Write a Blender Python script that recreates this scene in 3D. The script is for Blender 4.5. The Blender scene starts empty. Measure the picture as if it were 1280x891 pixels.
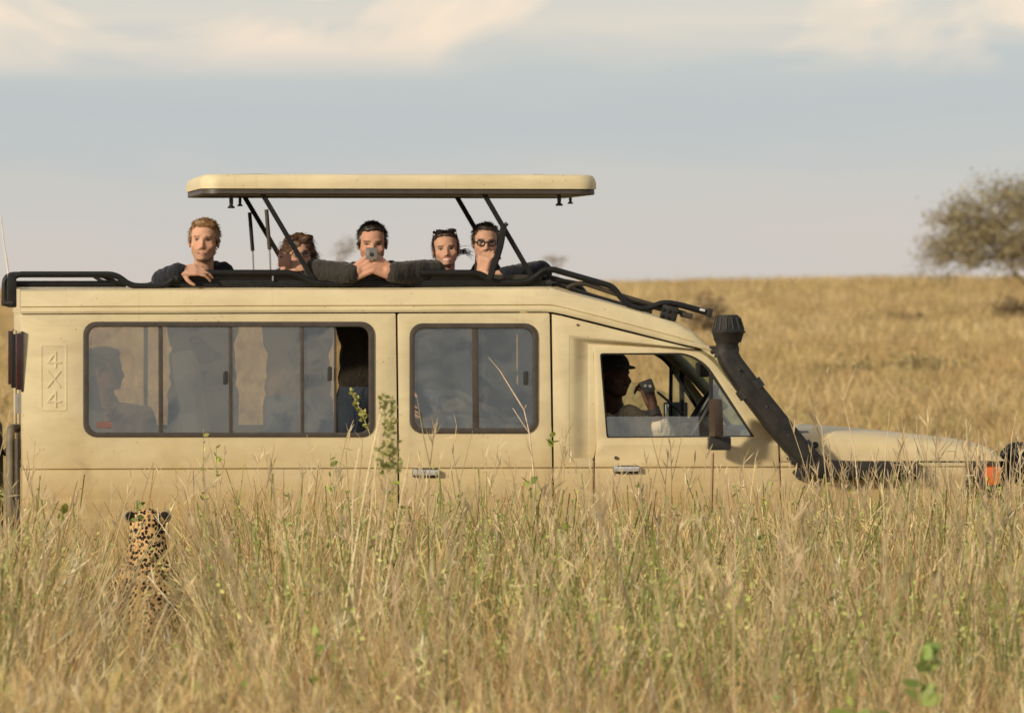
import bpy, bmesh, math, random
import numpy as np
from mathutils import Vector, Matrix, noise as mnoise
R = math.radians
rng = np.random.default_rng(7)
random.seed(7)
scene = bpy.context.scene
COL = scene.collection

# ------------------------------------------------------------------ camera
D, HCAM, FPX = 32.0, 2.2, 8050.0
YAW, PITCH = R(5.82), math.atan(95 / FPX)
CX = -D * math.tan(YAW)
CAM = np.array([CX, -D, HCAM])
FWD = np.array([math.sin(YAW) * math.cos(PITCH), math.cos(YAW) * math.cos(PITCH), -math.sin(PITCH)])
RGT = np.array([math.cos(YAW), -math.sin(YAW), 0.0])
UPV = np.cross(RGT, FWD)
cd = bpy.data.cameras.new('camera')
cam = bpy.data.objects.new('camera', cd)
COL.objects.link(cam)
cam.location = CAM
cam.rotation_euler = (math.pi / 2 - PITCH, 0, -YAW)
cd.sensor_width = 36
cd.lens = 36 * FPX / 1280
cd.clip_start, cd.clip_end = 1.0, 9000
cd.dof.use_dof = True
cd.dof.focus_distance = 29.4
cd.dof.aperture_fstop = 7.8
scene.camera = cam

# ------------------------------------------------------------------ light, sky, exposure
SUN_EL, SUN_AZ = R(21), math.atan2(-0.80, -0.60)      # azimuth of the sun as atan2(x, y)
sx, sy, sz = math.cos(SUN_EL) * math.sin(SUN_AZ), math.cos(SUN_EL) * math.cos(SUN_AZ), math.sin(SUN_EL)
sl = bpy.data.lights.new('sun', 'SUN')
sl.energy, sl.angle, sl.color = 3.3, R(5), (1.0, 0.88, 0.69)
sun = bpy.data.objects.new('sun', sl)
sun.rotation_euler = Vector((sx, sy, sz)).to_track_quat('Z', 'Y').to_euler()
sun.location = (-20, -30, 20)
COL.objects.link(sun)
scene.view_settings.view_transform = 'Standard'
scene.view_settings.look = 'None'
scene.view_settings.exposure = 0.34
scene.cycles.use_denoising = True
scene.cycles.max_bounces = 5
scene.cycles.diffuse_bounces = 2
scene.cycles.glossy_bounces = 3
scene.cycles.use_adaptive_sampling = True
scene.cycles.adaptive_threshold = .02
scene.cycles.transparent_max_bounces = 12
scene.cycles.sample_clamp_indirect = 4

w = bpy.data.worlds.new('World')
scene.world = w
w.use_nodes = True
nt = w.node_tree
nt.nodes.clear()

def N(tree, kind, **kw):
    n = tree.nodes.new(kind)
    for k, v in kw.items():
        if k in n.bl_rna.properties:
            setattr(n, k, v)
        else:
            n.inputs[k].default_value = v
    return n

def math_(tree, op, a, b=None, clamp=False):
    n = tree.nodes.new('ShaderNodeMath')
    n.operation, n.use_clamp = op, clamp
    for i, v in enumerate((a, b)):
        if v is None:
            continue
        if isinstance(v, (int, float)):
            n.inputs[i].default_value = v
        else:
            tree.links.new(v, n.inputs[i])
    return n.outputs[0]

def ramp(tree, fac, stops, interp='LINEAR'):
    n = tree.nodes.new('ShaderNodeValToRGB')
    e = n.color_ramp.elements
    n.color_ramp.interpolation = interp
    while len(e) < len(stops):
        e.new(0.5)
    for el, (p, c) in zip(e, stops):
        el.position = p
        el.color = (*c, 1) if len(c) == 3 else c
    tree.links.new(fac, n.inputs[0])
    return n.outputs[0]

def mixc(tree, fac, a, b, blend='MIX'):
    n = tree.nodes.new('ShaderNodeMix')
    n.data_type, n.blend_type = 'RGBA', blend
    for sock, v in ((n.inputs[0], fac), (n.inputs[6], a), (n.inputs[7], b)):
        if isinstance(v, (int, float)):
            sock.default_value = v
        elif isinstance(v, tuple):
            sock.default_value = (*v, 1)
        else:
            tree.links.new(v, sock)
    return n.outputs[2]

def noise_(tree, vec, scale, detail=4, rough=0.55, dist=0.0):
    n = tree.nodes.new('ShaderNodeTexNoise')
    n.inputs['Scale'].default_value = scale
    n.inputs['Detail'].default_value = detail
    n.inputs['Roughness'].default_value = rough
    n.inputs['Distortion'].default_value = dist
    if vec is not None:
        tree.links.new(vec, n.inputs['Vector'])
    return n.outputs['Fac']

def mapping(tree, vec, scale=(1, 1, 1), loc=(0, 0, 0), rot=(0, 0, 0)):
    n = tree.nodes.new('ShaderNodeMapping')
    n.inputs['Scale'].default_value = scale
    n.inputs['Location'].default_value = loc
    n.inputs['Rotation'].default_value = rot
    tree.links.new(vec, n.inputs['Vector'])
    return n.outputs[0]

tc = N(nt, 'ShaderNodeTexCoord')
sep = N(nt, 'ShaderNodeSeparateXYZ')
nt.links.new(tc.outputs['Generated'], sep.inputs[0])
el = math_(nt, 'ABSOLUTE', sep.outputs['Z'])
cv = mapping(nt, tc.outputs['Generated'], (12, 12, 75), (1.3, 0.4, 0))
n1 = noise_(nt, cv, 1.0, 5, 0.55, 0.3)
warp = math_(nt, 'MULTIPLY', math_(nt, 'SUBTRACT', n1, 0.5), 0.022)
elw = math_(nt, 'ADD', el, warp)
fac = math_(nt, 'DIVIDE', elw, 0.09, True)
band = ramp(nt, fac, [(0.0, (.65, .585, .54)), (.07, (.62, .58, .555)), (.19, (.565, .565, .56)), (.23, (.51, .54, .565)),
                      (.30, (.475, .52, .56)), (.365, (.50, .54, .565)), (.41, (.59, .585, .57)), (.46, (.70, .645, .58)),
                      (.52, (.62, .61, .585)), (.66, (.52, .55, .58)), (.8, (.62, .59, .56)), (1.0, (.55, .56, .575))])
# peach lit cloud tops, in patches
cv2 = mapping(nt, tc.outputs['Generated'], (22, 22, 46), (4.3, 0.2, 1))
n2 = noise_(nt, cv2, 1.0, 4, 0.5, 0.4)
patch = ramp(nt, n2, [(0.46, (0, 0, 0)), (0.57, (1, 1, 1))])
gate = ramp(nt, math_(nt, 'DIVIDE', el, 0.09, True), [(.34, (0, 0, 0)), (.44, (1, 1, 1)), (.52, (.8, .8, .8)), (1.0, (.35, .35, .35))])
pf = math_(nt, 'MULTIPLY', patch, gate)
skyc = mixc(nt, pf, band, (1.0, .79, .61))
# big soft cloud structure higher up, carried on over the whole dome
cv3 = mapping(nt, tc.outputs['Generated'], (13, 13, 30), (2, 5, 3))
n3 = noise_(nt, cv3, 1.0, 6, 0.6, 0.6)
hic = ramp(nt, n3, [(.40, (.30, .335, .38)), (.5, (.50, .51, .52)), (.58, (.86, .78, .66))])
hf = ramp(nt, el, [(.06, (0, 0, 0)), (.14, (1, 1, 1))])
skyc = mixc(nt, hf, skyc, hic)
sky = N(nt, 'ShaderNodeTexSky')
sky.sky_type = 'NISHITA'
sky.sun_disc = False
sky.sun_elevation = SUN_EL
sky.sun_rotation = SUN_AZ
bg1 = N(nt, 'ShaderNodeBackground')
bg1.inputs['Strength'].default_value = 0.1
nt.links.new(sky.outputs[0], bg1.inputs[0])
bg2 = N(nt, 'ShaderNodeBackground')
bg2.inputs['Strength'].default_value = 0.84
nt.links.new(skyc, bg2.inputs[0])
mx = N(nt, 'ShaderNodeMixShader')
mx.inputs[0].default_value = 0.84
nt.links.new(bg1.outputs[0], mx.inputs[1])
nt.links.new(bg2.outputs[0], mx.inputs[2])
wo = N(nt, 'ShaderNodeOutputWorld')
nt.links.new(mx.outputs[0], wo.inputs[0])

# ------------------------------------------------------------------ photo ray -> world point on a depth plane
def ray(px, py):
    d = FWD + RGT * ((px - 640) / FPX) + UPV * ((445.5 - py) / FPX)
    return d

def P(px, py, Y=0.0):
    d = ray(px, py)
    t = (Y + D) / d[1]
    return CAM + d * t

ZC = P(500, 586, 0)[2]          # height of the swage line along the flank

def yprof(z):
    if z > ZC:
        y = (z - ZC) * 0.065
    else:
        y = (ZC - z) ** 2 * 0.05
    g = abs(z - ZC)
    if g < 0.007:
        y += 0.009 * (1 - g / 0.007) ** 0.5
    elif z < ZC:
        y += 0.004
    return y

def V(px, py, off=0.0):
    Y = 0.0
    for _ in range(4):
        p = P(px, py, Y)
        z = p[2]
        Y = ((z - ZC) * 0.065 if z > ZC else (ZC - z) ** 2 * 0.05) + off
    return P(px, py, Y)

# ------------------------------------------------------------------ object helpers
def tag(o, label=None, cat=None, group=None, kind=None):
    for k, v in (('label', label), ('category', cat), ('group', group), ('kind', kind)):
        if v:
            o[k] = v
    return o

def empty(name, loc=(0, 0, 0), rz=0, parent=None):
    o = bpy.data.objects.new(name, None)
    o.location = loc
    o.rotation_euler.z = rz
    o.empty_display_size = 0.1
    COL.objects.link(o)
    if parent:
        o.parent = parent
    return o

def link_mesh(name, me, mat=None, parent=None, smooth=None):
    o = bpy.data.objects.new(name, me)
    COL.objects.link(o)
    if mat is not None:
        me.materials.clear()
        me.materials.append(mat)
    if smooth is not None:
        me.polygons.foreach_set('use_smooth', [True] * len(me.polygons))
        me.set_sharp_from_angle(angle=R(smooth))
    if parent is not None:
        put(o, parent)
    return o

def wmat(o):
    m = Matrix.LocRotScale(o.location, o.rotation_euler, o.scale)
    return (wmat(o.parent) @ o.matrix_parent_inverse @ m) if o.parent else m

def put(o, parent):
    """parent o, keeping the world coordinates its mesh was written in"""
    o.parent = parent
    o.matrix_parent_inverse = wmat(parent).inverted()

def mesh_from(name, verts, faces, mat=None, parent=None, smooth=None):
    me = bpy.data.meshes.new(name)
    me.from_pydata([tuple(map(float, v)) for v in verts], [], faces)
    me.update()
    return link_mesh(name, me, mat, parent, smooth)

def bm_obj(name, bm, mat=None, parent=None, smooth=None):
    me = bpy.data.meshes.new(name)
    bmesh.ops.recalc_face_normals(bm, faces=bm.faces[:])
    bm.to_mesh(me)
    bm.free()
    return link_mesh(name, me, mat, parent, smooth)

def rrect(x0, y0, x1, y1, r, n=5, skew=0.0):
    """rounded rectangle in photo pixels; skew shifts the bottom edge right"""
    pts = []
    for cx, cy, a0 in ((x1 - r, y0 + r, -90), (x1 - r, y1 - r, 0), (x0 + r, y1 - r, 90), (x0 + r, y0 + r, 180)):
        for i in range(n + 1):
            a = R(a0 + 90 * i / n)
            px, py = cx + r * math.cos(a), cy + r * math.sin(a)
            pts.append((px + skew * (py - y0) / (y1 - y0), py))
    return pts

def rpoly(pts, rad, n=4):
    """round each corner of a pixel polygon; rad may be one number or a list"""
    out = []
    m = len(pts)
    for i in range(m):
        p, a, b = np.array(pts[i], float), np.array(pts[i - 1], float), np.array(pts[(i + 1) % m], float)
        r = rad[i] if isinstance(rad, (list, tuple)) else rad
        if r <= 0:
            out.append(tuple(p))
            continue
        da, db = a - p, b - p
        la, lb = np.linalg.norm(da), np.linalg.norm(db)
        t = min(r, la * .45, lb * .45)
        q0, q1 = p + da / la * t, p + db / lb * t
        for k in range(n + 1):
            s = k / n
            out.append(tuple((1 - s) ** 2 * q0 + 2 * s * (1 - s) * p + s * s * q1))
    return out

W = 1.74                         # width of the vehicle across its flanks

def panel(name, outer, holes=(), th=0.022, off=0.0, mat=None, parent=None, yfun=None, bev=0.004, cuts=(), far=False):
    """sheet-metal panel: pixel outline with holes, laid on the flank, given thickness and rolled edges"""
    bm = bmesh.new()
    edges = []
    for loop in [outer] + list(holes):
        vs = []
        for px, py in loop:
            p = V(px, py, off)
            vs.append(bm.verts.new((p[0], 0, p[2])))
        for i in range(len(vs)):
            edges.append(bm.edges.new((vs[i], vs[(i + 1) % len(vs)])))
    bmesh.ops.triangle_fill(bm, use_beauty=True, use_dissolve=False, edges=edges, normal=(0, -1, 0))
    for zc in [ZC + d for d in (-.5, -.3, -.15, -.0075, 0, .0075)] + list(cuts):
        bmesh.ops.bisect_plane(bm, geom=bm.verts[:] + bm.edges[:] + bm.faces[:], plane_co=(0, 0, zc), plane_no=(0, 0, 1), dist=1e-5)
    yf = yfun or (lambda x, z: yprof(z))
    for v in bm.verts:
        v.co.y = yf(v.co.x, v.co.z) + off
    for f in bm.faces:
        if f.normal.y > 0:
            f.normal_flip()
    bm.normal_update()
    for f in bm.faces:
        f.normal_update()
        if f.normal.y > 0:
            f.normal_flip()
    front = bm.faces[:]
    bound = [e for e in bm.edges if len(e.link_faces) == 1]
    ret = bmesh.ops.extrude_edge_only(bm, edges=bound)
    nv = [g for g in ret['geom'] if isinstance(g, bmesh.types.BMVert)]
    for v in nv:
        v.co.y += th
    bm.normal_update()
    if bev > 0:
        be = [e for e in bm.edges if len(e.link_faces) == 2 and e in set(bound)]
        try:
            bmesh.ops.bevel(bm, geom=be, offset=bev, segments=2, profile=0.6, affect='EDGES', clamp_overlap=True)
        except Exception:
            pass
    bmesh.ops.recalc_face_normals(bm, faces=bm.faces[:])
    # an open sheet: make sure the large faces look outwards
    tot = sum(f.normal.y * f.calc_area() for f in bm.faces)
    if tot > 0:
        bmesh.ops.reverse_faces(bm, faces=bm.faces[:])
    me = bpy.data.meshes.new(name)
    bm.to_mesh(me)
    bm.free()
    o = link_mesh(name, me, mat, parent, 35)
    return o

def mirror(o, parent, name=None):
    """the same part on the far flank"""
    me = o.data.copy()
    n = len(me.vertices)
    co = np.empty(n * 3, np.float32)
    me.vertices.foreach_get('co', co)
    co = co.reshape(-1, 3)
    co[:, 1] = W - co[:, 1]
    me.vertices.foreach_set('co', co.ravel())
    me.flip_normals()
    c = bpy.data.objects.new(name or o.name.split('.')[0], me)
    COL.objects.link(c)
    put(c, parent)
    return c

def box_bm(bm, c, s, rot=None, bev=0.0):
    m = Matrix.Translation(Vector(c))
    if rot is not None:
        m = m @ rot.to_4x4()
    m = m @ Matrix.Diagonal((*s, 1))
    ret = bmesh.ops.create_cube(bm, size=1.0, matrix=m)
    if bev:
        es = list({e for v in ret['verts'] for e in v.link_edges})
        bmesh.ops.bevel(bm, geom=es, offset=bev, segments=2, profile=.7, affect='EDGES', clamp_overlap=True)

def box(name, c, s, mat, parent=None, rot=None, bev=0.01):
    bm = bmesh.new()
    box_bm(bm, c, s, rot, bev)
    return bm_obj(name, bm, mat, parent, 40)

def frames(path):
    path = [Vector(p) for p in path]
    T = []
    for i in range(len(path)):
        a, b = path[max(0, i - 1)], path[min(len(path) - 1, i + 1)]
        T.append((b - a).normalized())
    up = Vector((0, 0, 1)) if abs(T[0].z) < .9 else Vector((0, 1, 0))
    u = (up - T[0] * up.dot(T[0])).normalized()
    out = []
    for t in T:
        u = (u - t * u.dot(t)).normalized()
        out.append((t, u, t.cross(u)))
    return path, out

def tube_data(path, rad, n=8, cap=True, sq=None):
    """ring-swept tube; sq=(a, b) gives a rounded rectangular section with half sizes a (along u) and b"""
    path, fr = frames(path)
    verts, faces = [], []
    for i, (p, (t, u, v)) in enumerate(zip(path, fr)):
        r = rad[i] if isinstance(rad, (list, tuple, np.ndarray)) else rad
        for k in range(n):
            a = 2 * math.pi * (k + .5) / n
            ca, sa = math.cos(a), math.sin(a)
            if sq:
                e = .45
                ca, sa = math.copysign(abs(ca) ** e, ca), math.copysign(abs(sa) ** e, sa)
                verts.append(p + u * (ca * sq[0] * r) + v * (sa * sq[1] * r))
            else:
                verts.append(p + u * (ca * r) + v * (sa * r))
    m = len(path)
    for i in range(m - 1):
        for k in range(n):
            k2 = (k + 1) % n
            faces.append((i * n + k, i * n + k2, (i + 1) * n + k2, (i + 1) * n + k))
    if cap:
        faces.append(tuple(range(n))[::-1])
        faces.append(tuple((m - 1) * n + k for k in range(n)))
    return verts, faces

def smooth_path(pts, rad=0.04, n=4):
    pts = [Vector(p) for p in pts]
    out = [pts[0]]
    for i in range(1, len(pts) - 1):
        p, a, b = pts[i], pts[i - 1], pts[i + 1]
        t = min(rad, (a - p).length * .45, (b - p).length * .45)
        q0, q1 = p + (a - p).normalized() * t, p + (b - p).normalized() * t
        for k in range(n + 1):
            s = k / n
            out.append(q0 * (1 - s) ** 2 + p * 2 * s * (1 - s) + q1 * s * s)
    out.append(pts[-1])
    return out

def tube(name, pts, rad, mat, parent=None, n=10, bend=0.05, sq=None):
    if bend and isinstance(rad, (list, tuple)):
        rad = [rad[0]] + [r for r in rad[1:-1] for _ in range(5)] + [rad[-1]]
    v, f = tube_data(smooth_path(pts, bend) if bend else pts, rad, n, True, sq)
    bm = bmesh.new()
    bv = [bm.verts.new(p) for p in v]
    for q in f:
        bm.faces.new([bv[i] for i in q])
    return bm_obj(name, bm, mat, parent, 50)

# ------------------------------------------------------------------ materials
def new_mat(name):
    m = bpy.data.materials.new(name)
    m.use_nodes = True
    t = m.node_tree
    t.nodes.clear()
    out = t.nodes.new('ShaderNodeOutputMaterial')
    return m, t, out

def solid(name, c, rough=.5, var=.18, scale=18, bump=.0, bscale=120, metal=0.0, coat=0.0, spec=.5, c2=None):
    m, t, out = new_mat(name)
    co = N(t, 'ShaderNodeTexCoord').outputs['Object']
    n = noise_(t, co, scale, 5, .6)
    dark = tuple(x * (1 - var) for x in c)
    lite = c2 or tuple(min(1, x * (1 + var)) for x in c)
    colr = ramp(t, n, [(.3, dark), (.7, lite)])
    b = N(t, 'ShaderNodeBsdfPrincipled')
    t.links.new(colr, b.inputs['Base Color'])
    b.inputs['Metallic'].default_value = metal
    b.inputs['Coat Weight'].default_value = coat
    b.inputs['Specular IOR Level'].default_value = spec
    rr = N(t, 'ShaderNodeMapRange')
    rr.inputs['To Min'].default_value, rr.inputs['To Max'].default_value = max(0, rough - .1), min(1, rough + .1)
    t.links.new(n, rr.inputs[0])
    t.links.new(rr.outputs[0], b.inputs['Roughness'])
    if bump:
        nb = noise_(t, co, bscale, 3, .6)
        bp = N(t, 'ShaderNodeBump')
        bp.inputs['Strength'].default_value = bump
        bp.inputs['Distance'].default_value = .004
        t.links.new(nb, bp.inputs['Height'])
        t.links.new(bp.outputs[0], b.inputs['Normal'])
    t.links.new(b.outputs[0], out.inputs[0])
    return m

def paint_mat():
    """sand-beige enamel with road dust, mud flecks and horizontal wipe marks"""
    m, t, out = new_mat('sand_paint')
    co = N(t, 'ShaderNodeTexCoord').outputs['Object']
    big = noise_(t, co, 1.6, 5, .6, .4)
    base = ramp(t, big, [(.28, (.53, .44, .26)), (.5, (.60, .505, .305)), (.72, (.64, .545, .345))])
    st = noise_(t, mapping(t, co, (1.2, 1, 26)), 1.0, 5, .65)
    sf = ramp(t, st, [(.5, (0, 0, 0)), (.72, (1, 1, 1))])
    z = N(t, 'ShaderNodeSeparateXYZ')
    t.links.new(co, z.inputs[0])
    # splashed road dirt: thick on the lower doors, thinning out upwards in an uneven edge
    dirtn = noise_(t, co, 4.0, 6, .65, .6)
    zz = math_(t, 'ADD', z.outputs['Z'], math_(t, 'MULTIPLY', math_(t, 'SUBTRACT', dirtn, .5), .5))
    df = N(t, 'ShaderNodeMapRange')
    df.inputs['From Min'].default_value, df.inputs['From Max'].default_value = 1.58, 1.08
    t.links.new(zz, df.inputs[0])
    dust = mixc(t, math_(t, 'MULTIPLY', df.outputs[0], .85), base, (.42, .285, .115))
    c = mixc(t, math_(t, 'MULTIPLY', sf, math_(t, 'MULTIPLY', df.outputs[0], .8)), dust, (.56, .42, .21))
    vo = N(t, 'ShaderNodeTexVoronoi')
    vo.inputs['Scale'].default_value = 26
    t.links.new(co, vo.inputs['Vector'])
    fl = ramp(t, vo.outputs['Distance'], [(.07, (1, 1, 1)), (.12, (0, 0, 0))])
    keep = math_(t, 'GREATER_THAN', noise_(t, co, 4, 4, .6), .53)
    c = mixc(t, math_(t, 'MULTIPLY', math_(t, 'MULTIPLY', fl, keep), .7), c, (.20, .125, .05))
    # dried dust blown over the whole body, thin runs of dirt and dull scuffs
    film = ramp(t, noise_(t, mapping(t, co, (1.1, 1, 2.6), (3, 0, 1)), 2.2, 7, .7, 1.2), [(.45, (0, 0, 0)), (.75, (1, 1, 1))])
    c = mixc(t, math_(t, 'MULTIPLY', film, .60), c, (.46, .37, .235))
    runs = ramp(t, noise_(t, mapping(t, co, (38, 1, 1.3)), 1.0, 4, .6), [(.60, (0, 0, 0)), (.78, (1, 1, 1))])
    c = mixc(t, math_(t, 'MULTIPLY', runs, .30), c, (.40, .29, .145))
    scuff = ramp(t, noise_(t, mapping(t, co, (3, 1, 55), (0, 0, 4)), 1.0, 5, .7, .4), [(.66, (0, 0, 0)), (.74, (1, 1, 1))])
    c = mixc(t, math_(t, 'MULTIPLY', scuff, .35), c, (.70, .60, .42))
    b = N(t, 'ShaderNodeBsdfPrincipled')
    t.links.new(c, b.inputs['Base Color'])
    rr = N(t, 'ShaderNodeMapRange')
    rr.inputs['To Min'].default_value, rr.inputs['To Max'].default_value = .28, .7
    t.links.new(dirtn, rr.inputs[0])
    t.links.new(rr.outputs[0], b.inputs['Roughness'])
    b.inputs['Specular IOR Level'].default_value = .35
    bp = N(t, 'ShaderNodeBump')
    bp.inputs['Strength'].default_value = .45
    bp.inputs['Distance'].default_value = .02
    t.links.new(noise_(t, mapping(t, co, (1, 1, 2.2)), 3.2, 3, .5), bp.inputs['Height'])
    t.links.new(bp.outputs[0], b.inputs['Normal'])
    t.links.new(b.outputs[0], out.inputs[0])
    return m

def glass_mat(name, tint, refl, dust, dustc=(.42, .40, .36)):
    m, t, out = new_mat(name)
    co = N(t, 'ShaderNodeTexCoord').outputs['Object']
    tr = N(t, 'ShaderNodeBsdfTransparent')
    tr.inputs[0].default_value = (*tint, 1)
    gl = N(t, 'ShaderNodeBsdfGlossy')
    gl.inputs['Roughness'].default_value = .02
    gl.inputs[0].default_value = (1, .99, .94, 1)
    bp = N(t, 'ShaderNodeBump')
    bp.inputs['Strength'].default_value = .35
    bp.inputs['Distance'].default_value = .03
    t.links.new(noise_(t, co, 1.7, 2, .5), bp.inputs['Height'])
    t.links.new(bp.outputs[0], gl.inputs['Normal'])
    m1 = N(t, 'ShaderNodeMixShader')
    m1.inputs[0].default_value = refl
    t.links.new(tr.outputs[0], m1.inputs[1])
    t.links.new(gl.outputs[0], m1.inputs[2])
    df = N(t, 'ShaderNodeBsdfDiffuse')
    df.inputs[0].default_value = (*dustc, 1)
    m2 = N(t, 'ShaderNodeMixShader')
    dn = noise_(t, co, 5, 6, .65)
    t.links.new(math_(t, 'MULTIPLY', dn, dust * 2), m2.inputs[0])
    t.links.new(m1.outputs[0], m2.inputs[1])
    t.links.new(df.outputs[0], m2.inputs[2])
    t.links.new(m2.outputs[0], out.inputs[0])
    return m

def attr_mat(name, rough=.6, bump=0.0, bscale=200, spec=.3, sss=0.0, transl=0.0, inst=0.0):
    """colour from the vertex attribute 'Col' (each blade's or feature's own colour)"""
    m, t, out = new_mat(name)
    at = N(t, 'ShaderNodeAttribute')
    at.attribute_name = 'Col'
    c = at.outputs['Color']
    if inst:
        oi = N(t, 'ShaderNodeObjectInfo')
        v = N(t, 'ShaderNodeMapRange')
        v.inputs['To Min'].default_value, v.inputs['To Max'].default_value = 1 - inst, 1 + inst
        t.links.new(oi.outputs['Random'], v.inputs[0])
        hs = N(t, 'ShaderNodeHueSaturation')
        t.links.new(v.outputs[0], hs.inputs['Value'])
        h = N(t, 'ShaderNodeMapRange')
        h.inputs['To Min'].default_value, h.inputs['To Max'].default_value = .488, .512
        rnd2 = math_(t, 'FRACT', math_(t, 'MULTIPLY', oi.outputs['Random'], 17.31))
        t.links.new(rnd2, h.inputs[0])
        t.links.new(h.outputs[0], hs.inputs['Hue'])
        t.links.new(c, hs.inputs['Color'])
        c = hs.outputs[0]
    b = N(t, 'ShaderNodeBsdfPrincipled')
    t.links.new(c, b.inputs['Base Color'])
    b.inputs['Roughness'].default_value = rough
    b.inputs['Specular IOR Level'].default_value = spec
    if sss:
        b.inputs['Subsurface Weight'].default_value = sss
        b.inputs['Subsurface Radius'].default_value = (.012, .005, .003)
        b.inputs['Subsurface Scale'].default_value = .5
    if bump:
        co = N(t, 'ShaderNodeTexCoord').outputs['Object']
        bp = N(t, 'ShaderNodeBump')
        bp.inputs['Strength'].default_value = bump
        bp.inputs['Distance'].default_value = .004
        t.links.new(noise_(t, co, bscale, 3, .6), bp.inputs['Height'])
        t.links.new(bp.outputs[0], b.inputs['Normal'])
    sh = b.outputs[0]
    if transl:
        tl = N(t, 'ShaderNodeBsdfTranslucent')
        t.links.new(c, tl.inputs[0])
        m2 = N(t, 'ShaderNodeMixShader')
        m2.inputs[0].default_value = transl
        t.links.new(sh, m2.inputs[1])
        t.links.new(tl.outputs[0], m2.inputs[2])
        sh = m2.outputs[0]
    t.links.new(sh, out.inputs[0])
    return m

M = {}
M['paint'] = paint_mat()
M['rubber'] = solid('black_rubber', (.018, .016, .014), .55, .3)
M['seal'] = solid('window_rubber', (.050, .038, .028), .5, .25)
M['blackmetal'] = solid('black_tube', (.010, .0095, .009), .5, .3, 30, .2, spec=.3)
M['coaming'] = solid('dusty_coaming', (.040, .030, .020), .5, .35, 9)
M['snorkel'] = solid('weathered_snorkel', (.013, .0125, .012), .62, .35, 14, .35, 60, spec=.35, c2=(.030, .025, .020))
M['chrome'] = solid('worn_chrome', (.62, .61, .58), .3, .2, 60, metal=.6)
M['brownmetal'] = solid('dusty_brown_plastic', (.050, .031, .021), .5, .3, 12)
M['interior'] = solid('interior_trim', (.10, .10, .095), .8, .2)
M['liner'] = solid('headliner', (.16, .13, .10), .85, .2)
M['seat'] = solid('seat_cloth', (.055, .068, .085), .9, .25, 40, .3)
M['tyre'] = solid('tyre', (.022, .021, .020), .75, .3, 30, .4)
M['rim'] = solid('steel_rim', (.32, .31, .29), .5, .2, metal=.5)
M['chassis'] = solid('underbody', (.03, .027, .022), .8, .3)
M['glass'] = glass_mat('tinted_glass', (.72, .67, .58), .18, .045)
M['clear'] = glass_mat('clear_glass', (.82, .90, .88), .16, .05)
M['mirror'] = solid('mirror_glass', (.85, .88, .86), .05, .03, metal=1.0)
M['amber'] = solid('amber_lens', (.58, .13, .025), .25, .12, 25, coat=.4)
M['red'] = solid('red_lens', (.035, .008, .008), .3, .15, 25, coat=.3)
M['lens'] = solid('lamp_glass', (.55, .56, .55), .15, .1, 30, coat=.5)
M['olive'] = solid('olive_dusty_metal', (.15, .12, .075), .6, .35, 8)
M['phone'] = solid('phone_grey', (.16, .15, .14), .35, .15)
M['phone2'] = solid('phone_brown_case', (.085, .040, .028), .45, .2)
M['sticker'] = solid('red_sticker', (.17, .085, .065), .6, .15)
M['whip'] = solid('pale_fibre', (.62, .58, .50), .5, .1)
# ================================================================== the safari vehicle
XR = V(27, 500)[0]               # rear face
vehicle = empty('safari_vehicle', (0, 0.0, 0.0))
tag(vehicle, 'long sand-beige safari truck with a raised pop-up roof and snorkel, side on in the grass', 'safari vehicle')
PA = M['paint']

def both(o, parent=None):
    return o, mirror(o, parent or vehicle)

# --- rear flank with the long sliding window
win1 = rrect(104, 402, 468, 546, 16)
rear_panel = panel('rear_side_panel', rpoly([(27, 392), (494.5, 391.5), (497.5, 770), (30, 790)], [4, 2, 2, 4]), [rrect(106, 404, 466, 544, 15)], mat=PA, parent=vehicle)
far_rear = mirror(rear_panel, vehicle)

def window(owner, outer, inner, name='window_rubber'):
    a = panel(name, outer, [inner], th=.030, off=-.008, mat=M['seal'], parent=owner, bev=.004)
    return a
in1 = rrect(111, 408.5, 461, 540.5, 12)
seal1 = window(rear_panel, win1, in1)
mirror(seal1, far_rear)
bars, panes = [], []
for x0, x1 in ((198, 203.5), (286, 290.5), (375.5, 380)):
    b = panel('window_bar', [(x0, 408), (x1, 408), (x1 + .5, 541), (x0 + .5, 541)], th=.018, off=-.001, mat=M['seal'], parent=rear_panel, bev=.002)
    mirror(b, far_rear)
for x0, x1, off in ((109, 200, .008), (202, 288, .012), (289, 378, .008), (378, 419, .014)):
    g = panel('window_pane', rpoly([(x0, 407), (x1, 407), (x1, 542), (x0, 542)], 7), th=.005, off=off, mat=M['glass'], parent=rear_panel, bev=0)
    mirror(g, far_rear)
# the far window is closed completely
g = panel('window_pane', rpoly([(417, 407), (463, 407), (463, 542), (417, 542)], 7), th=.005, off=.009, mat=M['glass'], parent=rear_panel, bev=0)
mirror(g, far_rear)
bpy.data.objects.remove(g)
panel('pane_edge', [(417.5, 407), (420.5, 407), (420.8, 542), (417.8, 542)], th=.012, off=.010, mat=M['seal'], parent=rear_panel, bev=.002)
panel('window_latch', rrect(279.5, 464, 285, 480, 2), th=.012, off=-.006, mat=M['rubber'], parent=rear_panel, bev=.002)
panel('window_latch', rrect(410, 458, 415, 476, 2), th=.012, off=-.004, mat=M['rubber'], parent=rear_panel, bev=.002)
panel('sticker', rrect(121, 527, 140, 535, 1), th=.002, off=.004, mat=M['sticker'], parent=rear_panel, bev=0)

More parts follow.
